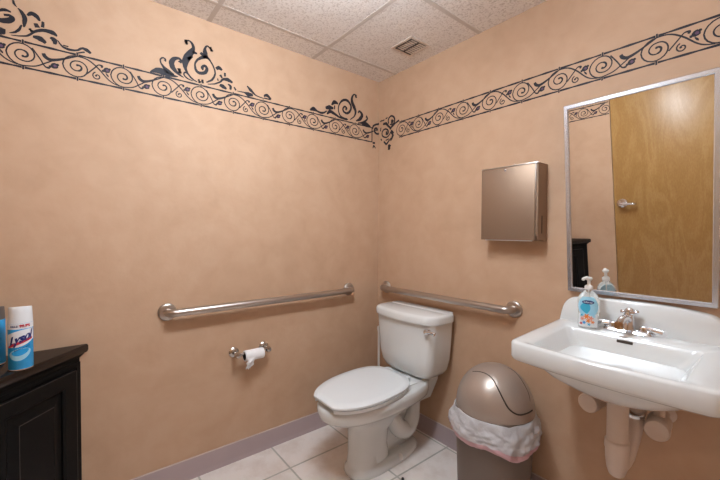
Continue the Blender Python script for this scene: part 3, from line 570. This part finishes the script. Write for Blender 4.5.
# tank
def tring(z, hw, yb, yf, bow, n=12, r=.035):
    """rounded rectangle with a bowed front"""
    P = []
    def arc(cx, cy, a0):
        for k in range(7): a = a0+PI/2*k/6; P.append((cx+r*math.cos(a), cy+r*math.sin(a)))
    arc(hw-r, yb-r, 0); arc(-hw+r, yb-r, PI/2); arc(-hw+r, yf+r, PI)
    for k in range(1, n): P.append((-hw+r+(2*hw-2*r)*k/n, yf))
    arc(hw-r, yf+r, 1.5*PI)
    return [(TX+x, y - (bow*(1-(x/hw)**2) if y < (yb+yf)/2 else 0), z) for x, y in P]
bm = bmesh.new()
loft(bm, [tring(.412, .125, -.045, -.165, .010), tring(.418, .150, -.035, -.180, .014), tring(.432, .176, -.028, -.190, .018), tring(.46, .196, -.024, -.198, .022), tring(.52, .210, -.022, -.205, .026), tring(.60, .217, -.02, -.208, .028), tring(.738, .226, -.02, -.212, .030)])
obj('tank', bm, 'porcelain', t, 50)
bm = bmesh.new()
loft(bm, [tring(.733, .228, -.016, -.214, .032, r=.055), tring(.738, .238, -.010, -.226, .034, r=.06), tring(.768, .239, -.010, -.228, .034, r=.06), tring(.779, .234, -.014, -.222, .034, r=.056), tring(.784, .222, -.022, -.208, .032, r=.05)])
loft(bm, [tring(.7825, .222, -.02, -.100, .0, r=.02), tring(.7860, .214, -.022, -.094, .0, r=.02)])
obj('tank_lid', bm, 'porcelain', t, 50)
bm = bmesh.new()
lv = Vector((TX+.198, -.226, .703))
lathe(bm, lv+V(0, .01, 0), (0, -1, 0), [(.018, 0), (.019, .006), (.0175, .016), (.012, .025), (.003, .028)], 24)
tube(bm, catmull([lv+V(0, -.012, 0), lv+V(.022, -.016, .006), lv+V(.048, -.014, .006), lv+V(.062, -.012, .002)], 5), [.007]*5+[.0075]*5+[.0105]*6, 14)
obj('flush_lever', bm, 'chrome', t, label='chrome flush lever')
bm = bmesh.new(); tube(bm, catmull([(TX-.14, -.0005, .19), (TX-.14, -.035, .19), (TX-.15, -.06, .25), (TX-.155, -.09, .35), (TX-.14, -.10, .43)], 5), .006, 12)
lathe(bm, (TX-.14, -.0005, .19), (0, -1, 0), [(.02, 0), (.02, .004), (.009, .008), (.009, .03)], 20)
obj('supply_pipe', bm, 'chrome', t)

# ------------------------------------------------------------------ toilet brush in the corner
bx_, by_ = .147, -.118
t = thing('toilet_brush', 'slim white toilet brush handle standing in the corner behind the tank', 'toilet brush', (bx_, by_, 0))
bm = bmesh.new(); lathe(bm, (bx_, by_, 0), (0, 0, 1), [(.048, 0), (.052, .01), (.050, .03), (.040, .10), (.043, .125), (.043, .13), (.037, .13), (.034, .10), (.036, .02)], 32); obj('holder', bm, 'whitep', t)
bm = bmesh.new(); lathe(bm, (bx_, by_, .03), (0, 0, 1), [(.02, 0), (.028, .02), (.030, .06), (.022, .085), (.006, .09)], 24); obj('bristles', bm, 'paper', t)
bm = bmesh.new(); lathe(bm, (bx_, by_, .115), (0, 0, 1), [(.0065, 0), (.0068, .2), (.0072, .45), (.0078, .462), (.0105, .470), (.012, .482), (.0105, .494), (.004, .499)], 20); obj('handle', bm, 'whitep', t)

# ------------------------------------------------------------------ trash can with liner
BX, BY, BZ = 1.028, -.2, .447
t = thing('trash_can', 'champagne dome-topped trash can standing between the toilet and the sink', 'trash can', (BX, BY, 0))
def br(z, h, e=3.2): return sring(BX, BY, z, h, h, e, 64)
bm = bmesh.new()
loft(bm, [br(0, .128), br(.004, .134), (br(.03, .136)), br(.10, .140), br(.41, .150), br(.445, .152), br(.445, .148), br(.41, .145), br(.02, .130)])
obj('bin_body', bm, 'binb', t, 50)
DR, DH2 = .168, .190
def dome(s=1., n=64, m=18, z0=0):
    return [[(BX+DR*s*math.cos(PI/2*i/m)*math.cos(2*PI*k/n), BY+DR*s*math.cos(PI/2*i/m)*math.sin(2*PI*k/n), BZ+DH2*s*math.sin(PI/2*i/m)) for k in range(n)] for i in range(m)]
bm = bmesh.new()
rg = dome(); loft(bm, [sring(BX, BY, BZ-.030, .140, .140, 3, 64), sring(BX, BY, BZ+.001, .143, .143, 3, 64)] + [[(p[0], p[1], p[2]) for p in r] for r in rg])
obj('dome_lid', bm, 'binp', t, 60)
def on_dome(p, s=1.0):
    d = Vector(p)-Vector((BX, BY, BZ)); q = Vector((d.x/DR, d.y/DR, d.z/DH2)).normalized()*s
    return Vector((BX+q.x*DR, BY+q.y*DR, BZ+q.z*DH2))
S1 = [[0.962, -0.275, 0.6], [0.999, -0.278, 0.612], [1.034, -0.28, 0.614], [1.07, -0.286, 0.603], [1.103, -0.299, 0.575], [1.13, -0.304, 0.541], [1.152, -0.299, 0.51], [1.174, -0.275, 0.489], [1.188, -0.237, 0.485], [1.192, -0.185, 0.486]]
S2 = [[1.074, -0.172, 0.627], [1.091, -0.156, 0.616], [1.122, -0.16, 0.598], [1.15, -0.168, 0.573], [1.169, -0.173, 0.546], [1.183, -0.186, 0.52]]
A1 = catmull(S1, 8); A2 = catmull(S2, 8)
bm = bmesh.new()
tube(bm, [on_dome(p, 1.0) for p in A1], [.0014+.0018*min(1, i/45) for i in range(len(A1))], 8)
tube(bm, [on_dome(p, 1.0) for p in A2], .0014, 8)
obj('lid_seam', bm, 'seam', t)
bm = bmesh.new(); NN = 24; rows = []
def samp(A, f): 
    x = f*(len(A)-1); i = min(int(x), len(A)-2); return A[i].lerp(A[i+1], x-i)
for i in range(NN+1):
    f = i/NN; a, b = samp(A1, f), samp(A2, f)
    rows.append([bm.verts.new(on_dome(a.lerp(b, j/16), 1.004 if 0 < j < 16 and 0 < i < NN else .999)) for j in range(17)])
for a, b in zip(rows, rows[1:]):
    for j in range(16): bm.faces.new((a[j], a[j+1], b[j+1], b[j]))
obj('swing_flap', bm, 'binp', t, 70)

t = thing('trash_bag', 'crumpled white bin liner with pink drawstring folded over the trash can rim', 'trash bag', (BX, BY, .3))
random.seed(3)
ph = [random.uniform(0, 6.28) for _ in range(8)]
def skirt(f, extra=0):
    n = 160; o = []
    for k in range(n):
        a = 2*PI*k/n
        w = 1.5*math.sin(7*a+ph[0])+.5*math.sin(13*a+ph[1]+2*f)+.35*math.sin(23*a+ph[2]+3*f)+.25*math.sin(37*a+ph[3])
        drop = .104+.012*math.sin(a*2+1.2)+.010*math.sin(5*a+ph[4])+.02*math.cos(a+.9)
        r = .164 + .020*math.sin(min(1, f*1.35)*PI*.55) + (.0042*w*(.2+f)) - .006*f*f + extra
        nz = noise.noise(Vector((4.5*math.cos(a), 4.5*math.sin(a), 5*f))) + .6*noise.noise(Vector((11*math.cos(a)+3*f, 11*math.sin(a), 9*f)))
        r += .0085*nz*min(1, 3*f)*(1 if r > 0 else 0)
        e = 2.0+.9*f; c, s = math.cos(a), math.sin(a)
        q = (abs(c)**e+abs(s)**e)**(-1/e)
        z = BZ-.004 + .012*math.sin(PI*min(1, f*4))*(1 if f < .25 else 0) - drop*f + .004*w*f
        o.append((BX+r*q*c, min(BY+r*q*s, -.004), z))
    return o
bm = bmesh.new(); loft(bm, [skirt(i/28) for i in range(26)], False, False); obj('liner', bm, 'liner', t, 80)
bm = bmesh.new(); loft(bm, [skirt(.83, .0015), skirt(.92, .001), skirt(1.0, -.001), skirt(1.05, -.006)], False, False); obj('drawstring_hem', bm, 'pink', t, 80, label='pink drawstring hem')

# ------------------------------------------------------------------ wall-hung sink
SX0, SX1, SY = 1.232, 1.785, -.457
def rrect(x0, x1, y0, y1, z, r=.03, m=6, bow=0., n=14, zf=None):
    """y1 = back (greater), y0 = front; bow pushes the front out"""
    P = []
    def arc(cx, cy, a0):
        for k in range(m+1): a = a0+PI/2*k/m; P.append((cx+r*math.cos(a), cy+r*math.sin(a)))
    arc(x1-r, y1-r, 0); arc(x0+r, y1-r, PI/2); arc(x0+r, y0+r, PI)
    for k in range(1, n): P.append((x0+r+(x1-x0-2*r)*k/n, y0))
    arc(x1-r, y0+r, 1.5*PI)
    xm, hw = (x0+x1)/2, (x1-x0)/2
    o = []
    for x, y in P:
        f = max(0., min(1., (y1-y)/(y1-y0)))
        yy = y - bow*(1-((x-xm)/hw)**2)*f**3
        zz = z(f) if callable(z) else z
        o.append((x, yy, zz))
    return o
deck = lambda d=0: (lambda f: .864 - .020*f + d)
t = thing('sink', 'white wall-hung washbasin with curved backsplash under the mirror', 'sink', (1.495, 0, .70))
bm = bmesh.new()
loft(bm, [
    rrect(SX0+.07, SX1-.07, SY+.05, -.01, lambda f: .79-.012*f, .03, bow=.02),
    rrect(SX0+.012, SX1-.012, SY+.012, -.002, lambda f: .786-.012*f, .02, bow=.02),
    rrect(SX0+.004, SX1-.004, SY+.004, -.001, lambda f: .790-.010*f, .022, bow=.022),
    rrect(SX0, SX1, SY, -.0005, lambda f: .800-.010*f, .024, bow=.024),
    rrect(SX0, SX1, SY, -.0005, deck(-.008), .024, bow=.024),
    rrect(SX0+.003, SX1-.003, SY+.003, -.0005, deck(-.002), .024, bow=.024),
    rrect(SX0+.010, SX1-.010, SY+.010, -.001, deck(0), .022, bow=.023),
    rrect(SX0+.024, SX1-.024, SY+.022, -.05, deck(0), .02, bow=.020),
    rrect(1.300, 1.708, -.440, -.135, lambda f: .861-.018*f, .022, bow=.012),
    rrect(1.305, 1.703, -.436, -.140, lambda f: .856-.018*f, .022, bow=.010),
    rrect(1.318, 1.690, -.428, -.147, .825, .028, bow=.008),
    rrect(1.350, 1.655, -.410, -.158, .772, .04, bow=.004),
    rrect(1.375, 1.630, -.392, -.170, .745, .05),
    rrect(1.41, 1.585, -.35, -.19, .733, .06),
    rrect(1.475, 1.515, -.27, -.23, .729, .018)], True, True)
# rounded bowl below the slab
loft(bm, [rrect(1.292, 1.725, -.445, -.03, .795, .05), rrect(1.300, 1.715, -.440, -.035, .772, .06), rrect(1.325, 1.695, -.42, -.05, .738, .09), rrect(1.362, 1.660, -.385, -.07, .708, .11), rrect(1.405, 1.610, -.34, -.11, .684, .095), rrect(1.44, 1.57, -.30, -.15, .674, .065), rrect(1.46, 1.55, -.28, -.17, .671, .045)])
obj('basin', bm, 'porcelain', t, 55)
# backsplash: arched profile, extruded off the wall
pr = []
top = [(1.232, .855), (1.234, .874), (1.240, .905), (1.252, .935), (1.272, .955), (1.300, .963), (1.38, .970), (1.49, .974), (1.60, .972), (1.68, .964), (1.715, .955), (1.738, .935), (1.750, .905), (1.757, .874), (1.760, .855)]
bm = bmesh.new()
cur = catmull([(x, 0, z) for x, z in top], 4)
cx, cz = 1.496, .855
def prof(y, k, lean=0):
    L = []
    for p in cur:
        L.append((cx+(p.x-cx)*(1-k), y - lean*(1-(p.z-.855)/.12), .855+(p.z-.855)*(1-k*1.6)))
    return L
loft(bm, [prof(-.0006, .0), prof(-.026, 0), prof(-.034, .012, .004), prof(-.037, .03, .012)])
obj('backsplash', bm, 'porcelain', t, 50)
bm = bmesh.new()   # overflow slot in the back wall of the bowl
box(bm, (1.476, -.1415, .846), (1.520, -.1385, .851), .001)
mv = Matrix.Translation((1.498, -.1445, .842)) @ Matrix.Rotation(math.radians(-12), 4, 'X')
bm.clear(); box(bm, (-.024, -.0022, -.0050), (.024, .004, .0050), .0020, 3, mv); obj('overflow_slot', bm, 'darkmetal', t, 40, label='dark overflow slot')
bm = bmesh.new(); lathe(bm, (1.495, -.25, .7285), (0, 0, 1), [(.021, 0), (.021, .002), (.017, .0025), (.014, .001)], 28); obj('drain', bm, 'chrome', t)

# ------------------------------------------------------------------ tap
FX, FY, FZ = 1.492, -.078, .8625
t = thing('faucet', 'chrome two-handle tap with a brassy aerator on the white sink', 'faucet', (FX, FY, FZ))
bm = bmesh.new()
loft(bm, [rrect(FX-.078, FX+.078, FY-.024, FY+.022, FZ-.001, .02), rrect(FX-.080, FX+.080, FY-.026, FY+.023, FZ+.006, .022), rrect(FX-.076, FX+.076, FY-.022, FY+.020, FZ+.014, .019), rrect(FX-.068, FX+.068, FY-.016, FY+.015, FZ+.018, .014)])
obj('base_plate', bm, 'chrome', t)
for s, dy in ((-1, -.004), (1, -.016)):
    bm = bmesh.new(); cx_ = FX+s*.048
    lathe(bm, (cx_, FY, FZ+.014), (0, 0, 1), [(.017, 0), (.0165, .010), (.015, .018), (.008, .022)], 24)
    tube(bm, catmull([(cx_-s*.010, FY, FZ+.024), (cx_+s*.02, FY+dy*.5, FZ+.025), (cx_+s*.044, FY+dy, FZ+.024), (cx_+s*.060, FY+dy*1.4, FZ+.022)], 4), [.0095]*5+[.0105]*5+[.0115]*3, 16)
    obj('handle', bm, 'chrome', t)
bm = bmesh.new()
lathe(bm, (FX, FY, FZ+.014), (0, 0, 1), [(.021, 0), (.019, .012), (.0165, .03), (.0155, .052), (.0165, .060), (.012, .070)], 24)
tube(bm, catmull([(FX, FY+.002, FZ+.045), (FX-.003, FY-.028, FZ+.058), (FX-.006, FY-.060, FZ+.056), (FX-.008, FY-.078, FZ+.044)], 5), [.013, .0135, .0135, .0135, .013]+[.0125]*5+[.0125]*6, 18)
obj('spout', bm, 'chrome', t)
bm = bmesh.new()
lathe(bm, (FX-.008, FY-.081, FZ+.050), (-.04, -.16, -1), [(.0128, 0), (.0138, .004), (.0138, .020), (.0125, .024), (.010, .026)], 24); obj('aerator', bm, 'brass', t, label='worn brass aerator')
bm = bmesh.new()
kz = FZ+.074
lathe(bm, (FX+.002, FY, kz), (0, 0, 1), [(.010, -.01), (.014, 0), (.016, .007), (.013, .016), (.005, .020)], 24)
for a in range(4):
    c, s_ = math.cos(a*PI/2+.5), math.sin(a*PI/2+.5)
    lathe(bm, (FX+.002+c*.012, FY+s_*.012, kz+.004), (c, s_, .15), [(.0055, 0), (.0055, .006), (.008, .010), (.007, .015), (.003, .017)], 14)
obj('cross_knob', bm, 'chrome', t)

# ------------------------------------------------------------------ padded pipes below the sink
PX, PY = 1.503, -.222
t = thing('drain_pipe', 'white padded drain pipe and trap hanging below the sink', 'drain pipe', (PX, PY, .39))
bm = bmesh.new()
lathe(bm, (PX, PY, .670), (0, 0, -1), [(.029, 0), (.0315, .006), (.0315, .150), (.0365, .155), (.0375, .180), (.035, .187), (.034, .215), (.030, .250), (.023, .272), (.017, .277)], 32)
obj('trap_cover', bm, 'pvc', t)
bm = bmesh.new(); lathe(bm, (PX, PY, .6705), (0, 0, -1), [(.034, 0), (.0355, .003), (.0355, .010), (.0338, .013)], 28); obj('slip_nut', bm, 'darkmetal', t, label='dark slip nut')
bm = bmesh.new()
tube(bm, catmull([(PX+.004, PY+.012, .425), (PX+.010, PY+.05, .435), (PX+.020, PY+.08, .50), (PX+.028, PY+.085, .555), (PX+.030, PY+.11, .61), (PX+.030, PY+.15, .62), (PX+.030, -.001, .62)], 5), [.024]*6+[.025]*20+[.024]*5, 20)
obj('wall_bend', bm, 'pvc', t)
bm = bmesh.new(); lathe(bm, (PX+.030, PY+.085, .588), (0, -.2, 1), [(.025, 0), (.029, .003), (.029, .013), (.026, .016)], 10)
obj('chrome_nut', bm, 'chrome', t, 30, label='chrome slip nut')
def valve(label, x, z, y0, xa):
    t = thing('valve_cover', label, 'pipe cover', (x, 0, z), 'padded valve covers under the sink')
    bm = bmesh.new(); d = Vector((.10*xa, -1, -.02)).normalized(); o = Vector((x, y0, z))
    lathe(bm, o, d, [(.030, 0), (.0345, .004), (.0345, .060), (.0355, .064), (.0355, .084), (.032, .089), (.030, .0885)], 32); obj('cover_cap', bm, 'pvc', t)
    bm = bmesh.new(); tube(bm, [o, (x, -.0005, z)], .014, 16); lathe(bm, (x, -.0006, z), (0, -1, 0), [(.032, 0), (.032, .003), (.015, .008)], 24); obj('stub_pipe', bm, 'pvc', t)
    bm = bmesh.new(); tube(bm, catmull([o+d*.03+V(0, 0, .02), o+d*.03+V(0, .003, .06), (x+(FX-x)*.1, -.085, .695)], 6), .0165, 16); obj('riser_cover', bm, 'pvc', t)
valve('left of the two round white pipe covers under the sink, partly tucked behind the bowl', 1.402, .590, -.085, -1)
valve('right of the two round white pipe covers under the sink, hanging lower', 1.590, .575, -.085, 1)

# ------------------------------------------------------------------ soap bottle
bx_, by_, bz_ = 1.371, -.115, .8622
t = thing('soap_bottle', 'clear pump bottle of hand soap with a blue and orange label on the sink', 'soap bottle', (bx_, by_, bz_))
ca = math.radians(15)                                  # the bottle is turned a little towards the left wall
bm = bmesh.new()
def so(z, hx, hy, e=2.6): return sring(0, 0, z, hx, hy, e, 48)
BR = Matrix.Translation((bx_, by_, bz_)) @ Matrix.Rotation(ca, 4, 'Z')
loft(bm, [so(0, .030, .018), so(.003, .0335, .021), so(.02, .035, .022), (so(.055, .0345, .022)), so(.085, .0365, .0225), so(.110, .0365, .0225), so(.128, .031, .020), so(.139, .021, .016), so(.146, .0135, .013, 2), so(.152, .0125, .0125, 2)])
bmesh.ops.transform(bm, matrix=BR, verts=bm.verts); obj('bottle_body', bm, 'clear', t, 60)
bm = bmesh.new(); lathe(bm, (0, 0, .1515), (0, 0, 1), [(.0135, 0), (.0142, .002), (.0142, .012), (.010, .016), (.0055, .018), (.0055, .034), (.0095, .036), (.0125, .044), (.008, .048)], 24)
tube(bm, catmull([(0, 0, .193), (-.008, -.010, .196), (-.016, -.022, .193), (-.018, -.026, .189)], 4), [.0065]*5+[.0055]*8, 12)
bmesh.ops.transform(bm, matrix=BR, verts=bm.verts); obj('pump', bm, 'whitep', t, 50)
bm = bmesh.new(); tube(bm, [(0, 0, .15), (.006, 0, .01)], .002, 8); bmesh.ops.transform(bm, matrix=BR, verts=bm.verts); obj('dip_tube', bm, 'whitep', t)
def bottle_pt(x, z, lift=.0008):
    # front surface of the bottle at local x and z
    keys = [(0, .030, .018), (.003, .0335, .021), (.02, .035, .022), (.055, .0345, .022), (.085, .0365, .0225), (.110, .0365, .0225), (.128, .031, .020), (.139, .021, .016)]
    for (z0, a0, b0), (z1, a1, b1) in zip(keys, keys[1:]):
        if z <= z1: f = (z-z0)/(z1-z0); hx, hy = a0+(a1-a0)*f, b0+(b1-b0)*f; break
    q = min(.97, abs(x)/hx); y = -hy*(1-q**2.6)**(1/2.6)-lift
    return BR @ Vector((x, y, z))
def patch(name, m, f, lift, par=t, n=26, lab=None):
    """f(row 0..1) -> (z, x0, x1)"""
    bm = bmesh.new(); rows = []
    for i in range(n+1):
        z, x0, x1 = f(i/n); rows.append([bm.verts.new(bottle_pt(x0+(x1-x0)*j/14, z, lift)) for j in range(15)])
    for a, b in zip(rows, rows[1:]):
        for j in range(14): bm.faces.new((a[j], a[j+1], b[j+1], b[j]))
    return obj(name, bm, m, par, 60, label=lab)
lab = patch('front_label', 'skyblue', lambda f: (.052+.072*f, -.033*math.sin(PI*(.12+.80*f))**.5, .033*math.sin(PI*(.12+.80*f))**.5), .0006)
patch('cyan_swirl', 'cyan', lambda f: (.060+.045*f, -.026*math.sin(PI*(.08+.84*f)), .014*math.sin(PI*(.1+.8*f))-.006), .0010, lab, 16)
patch('logo_oval', 'navy', lambda f: (.096+.015*f, -.020*math.sin(PI*(.04+.92*f))**.5, .020*math.sin(PI*(.04+.92*f))**.5), .0014, lab, 12)
tb = text_bm('Softsoap', .0090, 0, .0001, lambda x, y: bottle_pt(x*.95, .1035+y, .0020)); obj('lettering', tb, 'canwhite', lab, 0, recalc=False)
def blob(name, m, cx_, cz_, r, lift, pet=5):
    bm = bmesh.new(); c = bm.verts.new(bottle_pt(cx_, cz_, lift)); L = []
    for k in range(40):
        a = 2*PI*k/40; q = r*(.72+.28*math.cos(pet*a)); L.append(bm.verts.new(bottle_pt(cx_+q*math.cos(a), cz_+q*math.sin(a), lift)))
    for k in range(40): bm.faces.new((c, L[k], L[(k+1) % 40]))
    return obj(name, bm, m, lab, 0)
lower = patch('lower_label', 'canwhite', lambda f: (.008+.050*f, -.031, .031), .0004)
for i, (x, z, r, m) in enumerate([(-.004, .048, .012, 'orange'), (.010, .042, .010, 'pinkish'), (-.018, .038, .008, 'pinkish'), (.002, .032, .009, 'orange'), (-.012, .024, .007, 'canblue'), (.016, .028, .007, 'orange'), (-.022, .020, .006, 'red'), (.004, .018, .006, 'cyan'), (.020, .050, .006, 'skyblue'), (-.020, .052, .006, 'cyan')]):
    blob('printed_flower', m, x, z, r, .0016+.0002*i, 5 if i % 2 else 6)

# ------------------------------------------------------------------ corner cabinet
e = Vector((.764, -.645, 0)); no = Vector((.645, .764, 0))
t = thing('corner_cabinet', 'black distressed corner cabinet with panelled doors against the left wall', 'cabinet', (.2, -1.95, 0))
def tri(z, ytip, inset=.002, nib=.0):
    A = Vector((inset, ytip, z)); k = (D-inset+ytip)/.645
    B = A + e*k; Cc = Vector((inset, -D+inset, z))
    return [A, B, Cc]
def prism(bm, ytip, z0, z1, inset=.002, bev=0):
    L = [tri(z0, ytip, inset), tri(z1, ytip, inset)]; return loft(bm, L)
bm = bmesh.new(); prism(bm, -1.672, .06, .700); prism(bm, -1.70, 0, .06)
obj('cabinet_body', bm, 'black', t, 30)
bm = bmesh.new()
loft(bm, [tri(z, y) for z, y in ((.683, -1.684), (.690, -1.676), (.700, -1.671), (.708, -1.662), (.715, -1.655), (.7155, -1.660), (.718, -1.660))])
obj('cornice', bm, 'black', t, 30)
bm = bmesh.new()
loft(bm, [tri(z, y) for z, y in ((.7165, -1.652), (.719, -1.646), (.728, -1.642), (.745, -1.642), (.751, -1.645), (.753, -1.650))])
obj('cabinet_top', bm, 'blacktop', t, 30)
A0 = Vector((.002, -1.672, 0))
def fp(s, z, o): return A0 + e*s + no*o + Vector((0, 0, z))
def front_box(bm, s0, s1, z0, z1, o0, o1, bev=0):
    vs = box(bm, (s0, o0, z0), (s1, o1, z1), bev)
    for v in vs:
        if v.is_valid: v.co = fp(v.co.x, v.co.z, v.co.y)
def frame_loft(bm, L):
    """L: (s0, s1, z0, z1, out)"""
    loft(bm, [[fp(s0, z0, o), fp(s1, z0, o), fp(s1, z1, o), fp(s0, z1, o)] for s0, s1, z0, z1, o in L], False, True)
bm = bmesh.new()
front_box(bm, .0, .018, .06, .683, 0, .004); front_box(bm, .0, .73, .665, .683, 0, .0035); obj('face_frame', bm, 'black', t, 30)
for s0, s1, hs in ((.034, .376, -1), (.384, .726, 1)):
    bm = bmesh.new()
    q = .062
    frame_loft(bm, [(s0, s1, .08, .660, .0), (s0, s1, .08, .660, .015), (s0+.002, s1-.002, .082, .658, .017), (s0+q-.008, s1-q+.008, .08+q-.008, .660-q+.008, .017), (s0+q-.004, s1-q+.004, .08+q-.004, .660-q+.004, .013), (s0+q, s1-q, .08+q, .660-q, .011), (s0+q, s1-q, .08+q, .660-q, .004),
                    (s0+q+.010, s1-q-.010, .09+q, .650-q, .004), (s0+q+.040, s1-q-.040, .12+q, .618-q, .013), (s0+q+.042, s1-q-.042, .122+q, .616-q, .014)])
    d = obj('cabinet_door', bm, 'black', t, 20)
    bm = bmesh.new()
    for a in ((s0+.0005, .660), (s1-.0005, .660)): tube(bm, [fp(a[0], .09, .0165), fp(a[0], .655, .0165)], .0009, 6)
    tube(bm, [fp(s0+.003, .6595, .0165), fp(s1-.003, .6595, .0165)], .0009, 6)
    tube(bm, [fp(s0+q+.041, .618-q, .0138), fp(s1-q-.041, .618-q, .0138)], .0011, 6); tube(bm, [fp(s1-q-.041, .618-q, .0138), fp(s1-q-.041, .122+q, .0138)], .0011, 6)
    obj('worn_edges', bm, 'worn', d, label='worn brownish edge lines')
    bm = bmesh.new(); ks = s1-.03 if hs < 0 else s0+.03
    lathe(bm, fp(ks, .40, .016), no, [(.007, 0), (.006, .012), (.013, .018), (.014, .026), (.008, .031)], 20); obj('knob', bm, 'darkmetal', d)

# ------------------------------------------------------------------ spray cans on the cabinet
def can(cx_, cy_, z0, r, hb, htop, label, face, body='canblue', cap='canwhite', front=True):
    t = thing('spray_can', label, 'spray can', (cx_, cy_, z0), 'blue spray cans on the cabinet')
    bm = bmesh.new(); lathe(bm, (cx_, cy_, z0), (0, 0, 1), [(r*.93, 0), (r, .003), (r, hb), (r*.97, hb+.004)], 40); obj('can_body', bm, body, t)
    bm = bmesh.new(); lathe(bm, (cx_, cy_, z0), (0, 0, 1), [(r*.94, 0), (r*1.012, .0015), (r*1.012, .004), (r*.99, .0052)], 40); obj('bottom_rim', bm, 'tinrim', t)
    bm = bmesh.new(); n = 40
    tilt = lambda k: .004*math.cos(2*PI*k/n-face)
    rg = [[(cx_+rr*math.cos(2*PI*k/n), cy_+rr*math.sin(2*PI*k/n), z0+z+(tilt(k) if top else 0)) for k in range(n)] for rr, z, top in ((r*.995, hb, 0), (r*.995, hb+.004, 0), (r*.95, htop-.012, 0), (r*.93, htop-.002, 1), (r*.90, htop, 1), (r*.70, htop, 1), (r*.68, htop-.008, 1))]
    loft(bm, rg); obj('cap', bm, cap, t)
    return t
cx_, cy_, cr, cz_ = .204, -1.832, .0325, .7535
face = math.atan2(-1.672-cy_, 1.895-cx_) - .10
t = can(cx_, cy_, cz_, cr, .160, .214, 'blue and white disinfectant spray can, the whole one on the black cabinet', face)
def cyl(x, z, lift): 
    a = face + x/cr; return Vector((cx_+(cr+lift)*math.cos(a), cy_+(cr+lift)*math.sin(a), cz_+z))
def cpatch(name, m, f, lift, n=16, par=t, lab=None):
    bm = bmesh.new(); rows = []
    for i in range(n+1):
        z0, z1, x = f(i/n); rows.append([bm.verts.new(cyl(x, z0+(z1-z0)*j/6, lift)) for j in range(7)])
    for a, b in zip(rows, rows[1:]):
        for j in range(6): bm.faces.new((a[j], b[j], b[j+1], a[j+1]))
    return obj(name, bm, m, par, 60, label=lab)
cpatch('white_band', 'canwhite', lambda f: (.142, .1605, -.102+.204*f), .0004, 60)
cpatch('white_swoosh', 'canwhite', lambda f: (.082+.022*f-.010*math.sin(PI*f), .124+.016*f+.006*math.sin(PI*f), -.036+.078*f), .0006, 30)
cpatch('red_swoosh', 'red', lambda f: (.078+.026*f, .085+.026*f+.003*math.sin(PI*f), -.034+.070*f), .0009, 24)
cpatch('pale_oval', 'skyblue', lambda f: (.055-.024*math.sin(PI*f)**.6+.008*f, .058+.014*math.sin(PI*f)**.6+.008*f, -.030+.060*f), .0006, 30)
cpatch('inner_oval', 'canblue', lambda f: (.060-.012*math.sin(PI*f)**.6+.008*f, .062+.008*math.sin(PI*f)**.6+.008*f, -.022+.046*f), .0009, 24)
bmx = text_bm('Lysol', .038, .30, .0020, lambda x, y: cyl(x*.76+.002, .109+y+x*.30, .0014)); obj('lettering', bmx, 'navy', t, 0, recalc=False)
bmx = text_bm('KILLS', .0085, 0, .0004, lambda x, y: cyl(x-.014, .1515+y, .0012)); obj('lettering', bmx, 'navy', t, 0, recalc=False)
bmx = text_bm('99.9%', .0115, 0, .0008, lambda x, y: cyl(x+.014, .1520+y, .0012)); obj('lettering', bmx, 'red', t, 0, recalc=False)
bmx = text_bm('disinfectant spray', .0075, 0, .0001, lambda x, y: cyl(x*.8+.006, .0765+y+x*.3, .0012)); obj('lettering', bmx, 'navy', t, 0, recalc=False)
can(.099, -1.913, .7535, .0325, .160, .205, 'second blue can, cut off at the left edge of the photo, with a dark cap', 0, 'canblue', 'greycap')

# ------------------------------------------------------------------ little black bumper on the floor
t = None
bm = bmesh.new(); lathe(bm, (.667, -.418, 0), (0, 0, 1), [(.007, 0), (.0075, .004), (.006, .009), (.002, .011)], 20)
o = obj('rubber_bumper', bm, 'rubber'); tag(o, 'tiny round black rubber bumper on a floor grout line beside the toilet', 'bumper')

# ------------------------------------------------------------------ camera
cam = bpy.data.cameras.new('camera'); co = bpy.data.objects.new('camera', cam); C.objects.link(co)
cam.sensor_width = 36; cam.lens = 356.136/720*36; cam.clip_start = .02
yaw, pitch, roll = .675111494, -.0215487891, .00560331265
F = Vector((-math.cos(yaw)*math.cos(pitch), math.sin(yaw)*math.cos(pitch), math.sin(pitch)))
R = F.cross(Vector((0, 0, 1))).normalized(); U = R.cross(F)
R2 = R*math.cos(roll)+U*math.sin(roll); U2 = -R*math.sin(roll)+U*math.cos(roll)
mw = Matrix((R2, U2, -F)).transposed().to_4x4(); mw.translation = (1.89500852, -1.68222986, 1.23096774)
co.matrix_world = mw
sc = bpy.context.scene; sc.camera = co

w = bpy.data.worlds.new('world'); sc.world = w; w.use_nodes = True
w.node_tree.nodes['Background'].inputs[0].default_value = (.6, .6, .6, 1); w.node_tree.nodes['Background'].inputs[1].default_value = .3
sc.view_settings.view_transform = 'Standard'; sc.view_settings.look = 'None'; sc.view_settings.gamma = 1
sc.view_settings.exposure = 0.06; sc.view_settings.use_curve_mapping = False
